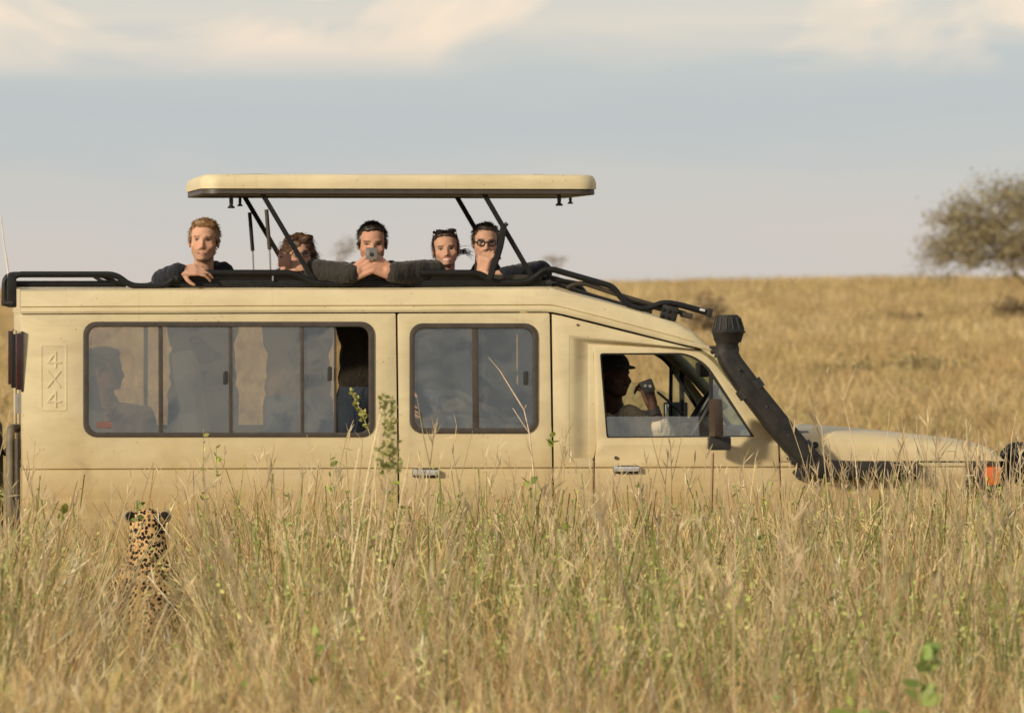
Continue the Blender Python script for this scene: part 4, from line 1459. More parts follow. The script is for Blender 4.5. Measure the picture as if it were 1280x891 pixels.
# ================================================================== individual weeds one can point at
def weed(px, ytop, Y, stems, label, leaf=.05, nl=12, cols=((.28, .32, .07), (.22, .27, .06), (.36, .38, .09)), sw=.003, stemc=(.26, .26, .08), fan=.16, lowleaf=.45, seed=0, name='weed_plant', group=None, r0=.03):
    r_ = np.random.default_rng(seed + 100)
    tp = P(px, ytop, Y)
    bx, bz = tp[0], float(ground(tp[0], Y))
    H = tp[2] - bz
    root = empty(name, (bx, Y, bz))
    tag(root, label, 'plant', group)
    off = np.array([bx, Y, bz])
    Lf = Blades()
    for k in range(stems):
        hh = H * (1 if k == 0 else r_.uniform(.6, .97))
        dx = 0 if k == 0 else r_.normal(0, fan)
        pts = [np.array([r_.normal(0, r0), r_.normal(0, r0), -.03])]
        tip = np.array([dx, r_.normal(0, fan * .5), hh])
        for i in range(1, 7):
            s = i / 6
            pts.append(pts[0] * (1 - s) + tip * s + r_.normal(0, .008, 3) * (i < 6) + np.array([0, 0, 0]))
        v, f = tube_data(pts, np.linspace(sw * 1.4, sw * .6, 7), 5)
        mesh_from('stem', np.array([list(q) for q in v]) + off, f, solid_cache(stemc), root, 60)
        for j in range(nl):
            t_ = r_.uniform(lowleaf, 1.0) * 6
            i = min(5, int(t_))
            q = pts[i] * (1 - (t_ - i)) + pts[i + 1] * (t_ - i)
            o_ = r_.normal(0, 1, 3) * np.array([1, 1, .6]) + np.array([0, 0, .35]); o_ /= np.linalg.norm(o_)
            L = leaf * r_.uniform(.6, 1.25)
            sd = np.cross(o_, r_.normal(0, 1, 3)); sd /= np.linalg.norm(sd)
            Lf.ribbon([q, q + o_ * L * .3, q + o_ * L * .7, q + o_ * L], np.array([.08, .30, .26, .03]) * L, sd, np.array(cols[r_.integers(len(cols))]) * r_.uniform(.8, 1.2))
    if nl:
        me = Lf.mesh('foliage', M['leaf']); me.transform(Matrix.Translation(off))
        link_mesh('foliage', me, None, root)
    return root
DRY = (.62, .50, .30)
YG = ((.42, .40, .10), (.34, .36, .08), (.50, .44, .14))
# the tall stand of pale stalks with green spikes in front of the long window
def tall_plant(name, label, Y, stems, spikes, cols, seed):
    """stalks drawn along given lines of sight at one distance; spikes = leafy stretches"""
    r_ = np.random.default_rng(seed)
    b0 = P(*stems[0][0][0], Y)
    root = empty(name, (b0[0], Y, float(ground(b0[0], Y))))
    tag(root, label, 'plant')
    for pts, rad, dy in stems:
        q = [P(a, b, Y + dy) for a, b in pts]
        foot = q[0].copy(); foot[2] = float(ground(foot[0], Y + dy)) - .03
        foot[0] += (q[0][0] - q[1][0]) * .3
        q = [foot] + q if foot[2] < q[0][2] - .02 else q
        sp = smooth_path(q, .15)
        v, f = tube_data(sp, np.linspace(rad * .68, rad * .32, len(sp)), 6)
        mesh_from('stem', [list(k) for k in v], f, solid_cache((.68, .56, .34)), root, 60)
    Lf = Blades()
    for a, b, n_, L0, wid in spikes:
        pa, pb = P(*a, Y), P(*b, Y)
        v, f = tube_data([pb, pa * .5 + pb * .5 + np.array([.004, 0, 0]), pa], [.003, .0025, .0012], 5)
        mesh_from('stem', [list(k) for k in v], f, solid_cache((.34, .31, .11)), root, 60)
        for j in range(n_):
            t_ = r_.uniform()
            p = pa * (1 - t_) + pb * t_ + r_.normal(0, wid, 3)
            o_ = r_.normal(0, 1, 3) * np.array([1, .8, .7]) + np.array([0, 0, .5]); o_ /= np.linalg.norm(o_)
            L = L0 * r_.uniform(.5, 1.2)
            sd = np.cross(o_, r_.normal(0, 1, 3)); sd /= np.linalg.norm(sd)
            Lf.ribbon([p, p + o_ * L * .35, p + o_ * L * .7, p + o_ * L], np.array([.1, .30, .24, .03]) * L, sd, np.array(cols[r_.integers(len(cols))]) * r_.uniform(.8, 1.2))
    link_mesh('foliage', Lf.mesh('foliage', M['leaf']), None, root)
tall_plant('tall_stalk_plant', 'tall stand of pale dry stalks with green leafy spikes in front of the rear window', -10.0,
           [([(410, 891), (428, 790), (448, 660), (466, 560), (481, 496)], .0075, 0), ([(438, 891), (447, 770), (464, 640), (474, 540)], .0062, .06),
            ([(447, 891), (470, 790), (486, 720), (500, 630), (514, 560)], .0058, -.05), ([(424, 891), (446, 820), (440, 720), (441, 610), (449, 560)], .0055, .1),
            ([(474, 891), (456, 815), (436, 730)], .0060, -.1), ([(417, 891), (440, 850), (452, 800), (470, 690), (478, 600)], .0050, .04),
            ([(466, 891), (470, 760), (480, 640), (488, 575)], .0045, .08), ([(388, 891), (418, 842), (440, 800)], .0050, -.06)],
           [((488, 497), (486, 590), 120, .023, .012), ((478, 490), (480, 540), 22, .020, .006), ((494, 560), (500, 588), 24, .020, .010), ((478, 560), (476, 592), 20, .020, .010)],
           ((.30, .30, .10), (.38, .36, .13), (.24, .25, .08)), 3)
tall_plant('flower_spike', 'thin yellow-green flower spike against the open dark window', -3.4,
           [([(470, 640), (468, 560), (458, 530)], .0032, 0)], [((438, 488), (461, 538), 34, .022, .006), ((440, 490), (446, 505), 18, .020, .006), ((452, 512), (455, 524), 14, .020, .005)], YG, 4)
weed(255, 536, -3.0, 2, 'slim green weed with tiny leaves reaching up to the sill of the long window', .026, 16, YG, .0018, (.30, .28, .10), .05, .72, 5)
weed(690, 534, -3.0, 2, 'green leaf tips on a thin stem by the gap behind the passenger door', .05, 5, sw=.0016, fan=.08, lowleaf=.93, seed=6)
weed(78, 630, -3.0, 4, 'yellow-green leafy weed in front of the rear corner of the truck', .055, 22, YG, fan=.11, seed=7)
weed(8, 640, -3.4, 3, 'green weed at the left edge beside the spare wheel', .05, 18, fan=.08, seed=8)
weed(172, 628, -2.6, 1, 'small green sprig just above the head of the leopard', .035, 8, ((.20, .25, .07), (.26, .30, .08)), sw=.0016, fan=.04, lowleaf=.92, seed=9)
weed(415, 566, -2.6, 3, 'bright green sprig under the right end of the long window', .036, 8, ((.34, .42, .07), (.28, .36, .06)), sw=.0016, fan=.16, lowleaf=.85, seed=10)
weed(497, 628, -4.5, 2, 'broad green leaf cluster at the foot of the pale stalks', .055, 16, ((.22, .30, .06), (.30, .36, .08)), fan=.10, seed=11)
weed(600, 640, -4.0, 3, 'green herb in the grass below the silver passenger door handle', .05, 16, YG, fan=.12, seed=12)
weed(705, 660, -5.5, 3, 'dark green weed in the grass left of the driver door', .05, 18, fan=.10, seed=13)
weed(945, 668, -6.0, 4, 'spreading green weed in the grass below the driver mirror', .055, 22, fan=.14, seed=14)
weed(1165, 715, -9.0, 3, 'green leafy stems in the grass below the front wing', .05, 16, fan=.14, seed=15)
weed(1155, 806, -15.6, 2, 'blurred green rosette on a stem low at the right, higher of the blurred pair', .055, 18, ((.24, .32, .09), (.30, .36, .10)), fan=.06, lowleaf=.86, seed=16)
weed(1060, 832, -16.2, 5, 'blurred bright green leafy plant at the bottom edge right of the middle', .055, 26, ((.34, .42, .10), (.42, .48, .13), (.28, .35, .09)), fan=.10, lowleaf=.55, seed=17)
weed(395, 790, -12.0, 3, 'green seedlings low in the grass near the bottom edge left of the middle', .032, 18, fan=.2, seed=18)
weed(232, 836, -14.0, 4, 'yellow-green leafy tuft at the bottom edge left of the middle', .06, 22, YG, fan=.12, seed=19)
weed(742, 576, -1.4, 1, 'single upright brown dead stalk in front of the gap at the driver door', .02, 0, sw=.006, stemc=(.20, .12, .06), fan=.01, seed=20, name='dead_stalk')
weed(891, 566, -1.0, 2, 'thick brown dead stem right under the near door mirror', .02, 0, sw=.011, stemc=(.26, .16, .08), fan=.02, seed=21, name='dead_stalk')
# branching dead twig standing in front of the passenger window and another by the bonnet
def twig(px, py, Y, label, forks, seed):
    r_ = np.random.default_rng(seed)
    pb_ = P(px, py, Y); bz = float(ground(pb_[0], Y))
    root = empty('dry_twig', (pb_[0], Y, bz)); tag(root, label, 'twig')
    for pts, rad in forks:
        q = [P(a, b, Y + r_.uniform(-.03, .03)) for a, b in pts]
        v, f = tube_data(q, np.linspace(rad, rad * .45, len(q)), 5)
        mesh_from('stem', [list(k) for k in v], f, solid_cache((.60, .46, .30)), root, 60)
twig(662, 540, -2.2, 'forked dry twig leaning left in front of the passenger door window', [([(672, 690), (668, 600), (662, 542), (655, 512)], .0050), ([(655, 512), (640, 488), (624, 462), (611, 447)], .0036), ([(662, 542), (650, 524), (641, 510)], .003), ([(655, 512), (658, 506)], .003)], 1)
twig(1054, 520, -2.2, 'thin forked dry twig standing up above the bonnet beside the snorkel', [([(1075, 640), (1068, 560), (1054, 500), (1034, 465)], .0030), ([(1034, 465), (1036, 458)], .0022), ([(1054, 500), (1062, 480), (1070, 458)], .0020)], 2)
twig(1262, 560, -2.2, 'long pale grass stem curving up in front of the bull bar', [([(1262, 700), (1262, 600), (1265, 545), (1271, 514)], .0034), ([(1262, 620), (1275, 570), (1280, 552)], .0026)], 3)
twig(1144, 560, -2.2, 'upright pale straw with two side shoots over the bonnet middle', [([(1146, 690), (1146, 600), (1146, 522)], .0026), ([(1142, 580), (1150, 545), (1165, 528)], .0020), ([(1104, 610), (1108, 560), (1112, 512)], .0026)], 4)
# ================================================================== bodies: closed volumes fused by a voxel remesh
class Body:
    def __init__(self):
        self.v, self.f = [], []
    def add(self, v, f):
        b = len(self.v)
        self.v += [tuple(p) for p in v]
        self.f += [tuple(b + i for i in q) for q in f]
    def cap(self, p0, r0, p1, r1, n=12):
        p0, p1 = Vector(p0), Vector(p1)
        t = p1 - p0
        L = t.length
        t = t.normalized() if L > 1e-6 else Vector((0, 0, 1))
        u = t.orthogonal().normalized(); w_ = t.cross(u)
        rows = [(-1, .05), (-.75, .66), (-.4, .92), (0, 1)]
        vs = []
        for a, b in rows:
            for k in range(n):
                an = 2 * math.pi * k / n
                vs.append(p0 + t * (a * r0) + (u * math.cos(an) + w_ * math.sin(an)) * (b * r0))
        for a, b in [(-q, s) for q, s in rows[::-1]]:
            for k in range(n):
                an = 2 * math.pi * k / n
                vs.append(p1 + t * (a * r1) + (u * math.cos(an) + w_ * math.sin(an)) * (b * r1))
        m = len(vs) // n
        fs = [tuple(range(n))[::-1], tuple((m - 1) * n + k for k in range(n))]
        for i in range(m - 1):
            for k in range(n):
                fs.append((i * n + k, i * n + (k + 1) % n, (i + 1) * n + (k + 1) % n, (i + 1) * n + k))
        self.add(vs, fs)
    def chain(self, pts, rads):
        for i in range(len(pts) - 1):
            self.cap(pts[i], rads[i], pts[i + 1], rads[i + 1])
    def ell(self, c, r, rot=None, nu=16, nv=10):
        vs, fs = [], []
        rot = rot or Matrix.Identity(3)
        c = Vector(c)
        for j in range(1, nv):
            th = math.pi * j / nv
            for k in range(nu):
                ph = 2 * math.pi * k / nu
                vs.append(c + rot @ Vector((r[0] * math.sin(th) * math.cos(ph), r[1] * math.sin(th) * math.sin(ph), r[2] * math.cos(th))))
        vs.append(c + rot @ Vector((0, 0, r[2]))); vs.append(c + rot @ Vector((0, 0, -r[2])))
        T_, B_ = len(vs) - 2, len(vs) - 1
        for j in range(nv - 2):
            for k in range(nu):
                fs.append((j * nu + k, (j + 1) * nu + k, (j + 1) * nu + (k + 1) % nu, j * nu + (k + 1) % nu))
        for k in range(nu):
            fs.append((T_, k, (k + 1) % nu))
            fs.append((B_, (nv - 2) * nu + (k + 1) % nu, (nv - 2) * nu + k))
        self.add(vs, fs)
    def fuse(self, name, voxel, smooth=2):
        """one continuous surface; returns vertices and faces"""
        me = bpy.data.meshes.new(name)
        me.from_pydata(self.v, [], self.f)
        o = bpy.data.objects.new(name, me)
        tmp.objects.link(o)
        md = o.modifiers.new('fuse', 'REMESH')
        md.mode, md.voxel_size = 'VOXEL', voxel
        dg = bpy.context.evaluated_depsgraph_get()
        dg.update()
        r_ = bpy.data.meshes.new_from_object(o.evaluated_get(dg))
        tmp.objects.unlink(o)
        bpy.data.objects.remove(o)
        n = len(r_.vertices)
        co = np.empty(n * 3, np.float32); r_.vertices.foreach_get('co', co); co = co.reshape(-1, 3).astype(float)
        ed = np.empty(len(r_.edges) * 2, np.int32); r_.edges.foreach_get('vertices', ed); ed = ed.reshape(-1, 2)
        deg = np.bincount(ed.ravel(), minlength=n)[:, None].clip(1)
        def avg(c):
            a = np.zeros_like(c)
            for k in range(3):
                a[:, k] = np.bincount(ed[:, 0], c[ed[:, 1], k], n) + np.bincount(ed[:, 1], c[ed[:, 0], k], n)
            return a / deg
        for _ in range(smooth):
            co = co + .55 * (avg(co) - co)
            co = co - .45 * (avg(co) - co) * .9
        r_.vertices.foreach_set('co', co.astype(np.float32).ravel())
        r_.update()
        return r_, co

tmp = bpy.data.collections.new('work')
COL.children.link(tmp)

def set_col(me, cols):
    a = me.color_attributes.new('Col', 'FLOAT_COLOR', 'POINT')
    a.data.foreach_set('color', np.concatenate([np.clip(cols, 0, 1), np.ones((len(cols), 1))], 1).astype(np.float32).ravel())

M['skin'] = attr_mat('skin', .62, .18, 260, .22, .12)
_t = M['skin'].node_tree
_b = [n for n in _t.nodes if n.type == 'BSDF_PRINCIPLED'][0]
_src = _b.inputs['Base Color'].links[0].from_socket
_co = N(_t, 'ShaderNodeTexCoord').outputs['Object']
_t.links.new(mixc(_t, math_(_t, 'MULTIPLY', ramp(_t, noise_(_t, _co, 38, 4, .6), [(.4, (0, 0, 0)), (.7, (1, 1, 1))]), .30), _src, (.62, .62, .62), 'MULTIPLY'), _b.inputs['Base Color'])
M['fur'] = None
def cloth(name, c, var=.25):
    """woven cloth with creases running across the limb"""
    m = solid(name, c, .85, var, 9, .35, 160, spec=.2)
    t = m.node_tree
    b = [n for n in t.nodes if n.type == 'BSDF_PRINCIPLED'][0]
    old = b.inputs['Normal'].links[0].from_socket
    bp = N(t, 'ShaderNodeBump')
    bp.inputs['Strength'].default_value, bp.inputs['Distance'].default_value = .8, .02
    co = N(t, 'ShaderNodeTexCoord').outputs['Object']
    t.links.new(noise_(t, mapping(t, co, (2.2, 1, 1)), 16, 3, .55, 1.0), bp.inputs['Height'])
    t.links.new(old, bp.inputs['Normal'])
    t.links.new(bp.outputs[0], b.inputs['Normal'])
    b.inputs['Sheen Weight'].default_value = .15
    return m
def hair_mat(name, c):
    m, t, out = new_mat(name)
    co = N(t, 'ShaderNodeTexCoord').outputs['Object']
    n = noise_(t, mapping(t, co, (90, 90, 22)), 1, 3, .6)
    col = ramp(t, n, [(.3, tuple(x * .55 for x in c)), (.7, tuple(min(1, x * 1.35) for x in c))])
    b = N(t, 'ShaderNodeBsdfPrincipled')
    t.links.new(col, b.inputs['Base Color'])
    b.inputs['Roughness'].default_value = .5
    bp = N(t, 'ShaderNodeBump'); bp.inputs['Strength'].default_value = .6; bp.inputs['Distance'].default_value = .004
    t.links.new(n, bp.inputs['Height']); t.links.new(bp.outputs[0], b.inputs['Normal'])
    t.links.new(b.outputs[0], out.inputs[0])
    return m

def head_parts(B, T, fem=False, lf=.9):
    """T maps head coordinates (x right, -y out of the face, z up from the eyes) into the world"""
    R3 = T.to_3x3()
    s = R3.col[0].length
    Rn = R3.normalized()
    def sq_(p):
        return Vector((p[0], p[1], p[2] * (lf if p[2] < 0 else 1)))
    def e(c, r, rot=None):
        B.ell(T @ sq_(c), tuple(k * s for k in r), Rn @ rot if rot else Rn)
    def c(a, ra, b, rb):
        B.cap(T @ sq_(a), ra * s, T @ sq_(b), rb * s)
    j = .90 if fem else 1.0
    e((0, .014, .030), (.073, .092, .080))
    e((0, -.018, -.028), (.067 * (.97 if fem else 1), .068, .078))
    e((0, -.024, -.070), (.057 * j, .054, .042))
    e((0, -.066, -.099), (.024 * j, .018, .016))
    for sgn in (-1, 1):
        c((sgn * .050 * j, .005, -.060), .018, (sgn * .022, -.052, -.098), .016)      # jaw line
        c((sgn * .014, -.080, .017), .0070, (sgn * .044, -.066, .019), .0065)          # brow ridge
        e((sgn * .040, -.058, -.030), (.023, .020, .020))                              # cheekbone
        e((sgn * .024, -.068, -.052), (.018, .016, .020))
        e((sgn * .0125, -.087, -.045), (.0075, .008, .006))                            # nostril wing
        e((sgn * .0745, .014, -.012), (.0075, .015, .027), Matrix.Rotation(sgn * .25, 3, 'Z'))   # ear
    c((0, -.082, .008), .0085, (0, -.097, -.036), .0105)
    e((0, -.0985, -.040), (.0115, .010, .009))
    c((-.022, -.076, -.0725), .0042, (0, -.0865, -.0700), .0054)
    c((.022, -.076, -.0725), .0042, (0, -.0865, -.0700), .0054)
    c((-.019, -.075, -.078), .0045, (0, -.0845, -.0795), .0060)
    c((.019, -.075, -.078), .0045, (0, -.0845, -.0795), .0060)

def paint_head(co, cols, T, skin, hairc, brows=True, beard=0.0, smile=False, lips=(.50, .24, .18), squint=.0045, lf=.9):
    Ti = np.array(T.inverted())
    h = co @ Ti[:3, :3].T + Ti[:3, 3]
    X, Yh, Z = h[:, 0], h[:, 1], np.where(h[:, 2] < 0, h[:, 2] / lf, h[:, 2])
    near = (np.abs(X) < .10) & (np.abs(Yh) < .14) & (Z > -.125) & (Z < .14)
    face = near & (Yh < -.03)
    A = np.abs(X)
    sk = np.array(skin)
    def blend(mask_w, c):
        w_ = np.clip(mask_w, 0, 1)[:, None]
        cols[:] = cols * (1 - w_) + np.array(c) * w_
    blend(np.where(face, .40 * np.exp(-((A - .040) / .020) ** 2 - ((Z + .035) / .022) ** 2), 0), sk * np.array([1.05, .72, .66]))
    blend(np.where(face, .35 * np.exp(-(X / .014) ** 2 - ((Z + .040) / .014) ** 2), 0), sk * np.array([1.05, .70, .64]))
    if beard:
        bm_ = np.clip((-.046 - Z) / .012, 0, 1) * (A < .075) * (Yh < .0)
        mous = .30 * np.exp(-((Z + .061) / .006) ** 2) * (A < .026)
        w_ = np.where(near, beard * np.maximum(bm_, mous), 0)
        blend(w_, np.array(hairc) * 1.1 + .02)
    # eye sockets, whites, irises, lids
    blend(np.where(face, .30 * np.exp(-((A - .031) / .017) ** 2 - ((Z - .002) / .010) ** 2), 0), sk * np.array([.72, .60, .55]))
    eye = face & (np.abs(A - .031) < .0125) & (np.abs(Z) < squint)
    cols[eye] = (.30, .25, .215)
    iris = face & (np.abs(A - .031) < .0058) & (np.abs(Z) < squint + .001)
    cols[iris] = (.035, .025, .018)
    lid = face & (np.abs(A - .031) < .0155) & (Z > squint - .0002) & (Z < squint + .0042)
    cols[lid] = np.array(hairc) * .45 + .02
    if brows:
        bz = .0185 - .10 * np.clip(A - .036, 0, 1)
        bro = face & (A > .012) & (A < .050) & (np.abs(Z - bz) < .0042)
        cols[bro] = cols[bro] * .25 + np.array(hairc) * .75 * .8
    lipm = face & (A < .024) & (np.abs(Z + .0745) < .0105 * np.sqrt(np.clip(1 - (A / .026) ** 2, 0, 1)))
    cols[lipm] = lips
    ml = face & (A < .023) & (np.abs(Z + .0745) < .0022)
    if smile:
        t_ = face & (A < .023) & (np.abs(Z + .0745 - .10 * A) < .0052)
        cols[t_] = (.72, .68, .62)
        edge = face & (A < .030) & (np.abs(Z + .0715 - .25 * A * A / .03) < .010) & ~t_
        cols[edge] = cols[edge] * .4 + np.array(lips) * .6
    else:
        cols[ml] = (.13, .05, .045)
    nost = face & (np.abs(A - .008) < .0045) & (np.abs(Z + .0525) < .0035) & (Yh < -.078)
    cols[nost] = sk * .25

def dent_eyes(co, T):
    """press the eye sockets in behind the brow"""
    Ti = np.array(T.inverted()); Tf = np.array(T)
    h = co @ Ti[:3, :3].T + Ti[:3, 3]
    A = np.abs(h[:, 0])
    face = (h[:, 1] < -.03) & (np.abs(h[:, 2]) < .06) & (A < .07)
    g = np.exp(-((A - .031) / .014) ** 2 - ((h[:, 2] - .002) / .010) ** 2) * .0085
    h[:, 1] += np.where(face, g, 0)
    return h @ Tf[:3, :3].T + Tf[:3, 3]

def soften_face(me, co, T):
    """extra smoothing of the flesh between the features, so no primitive shows through"""
    Ti = np.array(T.inverted())
    h = co @ Ti[:3, :3].T + Ti[:3, 3]
    A = np.abs(h[:, 0])
    m = (np.abs(h[:, 1]) < .14) & (h[:, 2] > -.20) & (h[:, 2] < .13) & (A < .072)
    keep = np.exp(-(h[:, 0] / .014) ** 2 - ((h[:, 2] + .030) / .028) ** 2) * .75 + np.exp(-(h[:, 0] / .020) ** 2 - ((h[:, 2] + .075) / .008) ** 2) * .6
    wt = np.where(m, np.clip(1 - keep, 0, 1), 0)[:, None] * .6
    n = len(co)
    ed = np.empty(len(me.edges) * 2, np.int32); me.edges.foreach_get('vertices', ed); ed = ed.reshape(-1, 2)
    deg = np.bincount(ed.ravel(), minlength=n)[:, None].clip(1)
    for _ in range(7):
        a = np.zeros_like(co)
        for k in range(3):
            a[:, k] = np.bincount(ed[:, 0], co[ed[:, 1], k], n) + np.bincount(ed[:, 1], co[ed[:, 0], k], n)
        co = co + wt * (a / deg - co)
    return co

def hand(B, wrist, fdir, pnorm, curls, thumb=1, s=1.0, spread=.05, tdir=None):
    """palm, four unequal bent fingers and a thumb; pnorm points out of the palm side"""
    f = Vector(fdir).normalized()
    n_ = Vector(pnorm); n_ = (n_ - f * n_.dot(f)).normalized()
    a = f.cross(n_)
    wst = Vector(wrist)
    B.cap(wst - f * .02, .024 * s, wst + f * .02 * s, .025 * s)
    lens = [(.045, .026, .020), (.050, .030, .022), (.046, .028, .021), (.036, .021, .018)]
    for i in range(4):
        o_ = a * ((i - 1.5) * .0225 * s)
        k0 = wst + f * (.012 * s) + o_ * .7
        k1 = wst + f * ((.088 - abs(i - 1.2) * .004) * s) + o_
        B.cap(k0, .014 * s, k1, .0115 * s)
        p, ang = k1, 0.0
        d0 = (f + a * (i - 1.5) * spread).normalized()
        for j, L in enumerate(lens[i]):
            ang += curls[i] * (.8, 1.0, .7)[j] if not isinstance(curls[i], tuple) else curls[i][j]
            d_ = d0 * math.cos(ang) + n_ * math.sin(ang)
            q = p + d_ * L * s
            B.cap(p, (.0092 - j * .0007) * s, q, (.0086 - j * .0008) * s, 8)
            p = q
    t0 = wst + f * .025 * s - a * thumb * .022 * s + n_ * .006
    td = Vector(tdir).normalized() if tdir is not None else (f * .62 - a * thumb * .62 + n_ * .45).normalized()
    t1 = t0 + td * .036 * s
    t2 = t1 + (td * .8 + f * .5 + n_ * .15).normalized() * .024 * s
    t3 = t2 + (td * .5 + f * .8 + n_ * .2).normalized() * .018 * s
    B.cap(t0, .0145 * s, t1, .0115 * s); B.cap(t1, .0112 * s, t2, .0098 * s); B.cap(t2, .0098 * s, t3, .008 * s)

def wrinkle(me, co, amp, s, seed, ztop=None):
    n = len(me.vertices)
    no = np.empty(n * 3, np.float32); me.vertices.foreach_get('normal', no); no = no.reshape(-1, 3)
    d_ = np.array([mnoise.noise(Vector((p[0] * s + seed, p[1] * s, p[2] * s * 1.7))) + .5 * mnoise.noise(Vector((p[0] * s * 2.3, p[1] * s * 2.3 + seed, p[2] * s * 3))) for p in co])
    if ztop is not None:                      # deep folds where the sleeves lie bent on the rail
        f_ = np.array([mnoise.noise(Vector((p[0] * 34 + seed, p[1] * 12, p[2] * 12))) for p in co])
        d_ = d_ + np.where(co[:, 2] > ztop, 2.2 * (np.abs(f_) - .15), 0)
    co = co + no * (d_ * amp)[:, None]
    me.vertices.foreach_set('co', co.astype(np.float32).ravel())
    me.update()
    return co

def strands(name, me, co, T, length, count, mat, parent, seed, lift=.5, curl=0.0, down=.4, zmin=-.2):
    """short hair locks standing off the hair mass so its edge is not a hard line"""
    r_ = np.random.default_rng(seed)
    n = len(co)
    no = np.empty(n * 3, np.float32); me.vertices.foreach_get('normal', no); no = no.reshape(-1, 3)
    B = Blades()
    ok = np.nonzero(no[:, 1] > -.35)[0]
    for i in ok[r_.integers(0, len(ok), count)]:
        d_ = no[i] * lift + np.array([r_.normal(0, .3), r_.normal(0, .3), -down])
        d_ /= np.linalg.norm(d_)
        sd = np.cross(d_, r_.normal(0, 1, 3)); sd /= np.linalg.norm(sd)
        L = length * r_.uniform(.5, 1.2)
        p0 = co[i] - no[i] * .002
        p1 = p0 + d_ * L * .5 + r_.normal(0, curl, 3)
        p2 = p0 + d_ * L + np.array([0, 0, -down * L * .3]) + r_.normal(0, curl, 3)
        B.ribbon([p0, p1, p2], [.0014, .0012, .0004], sd, (1, 1, 1))
    m = B.mesh(name, mat)
    o = link_mesh(name, m, None, parent)
    return o

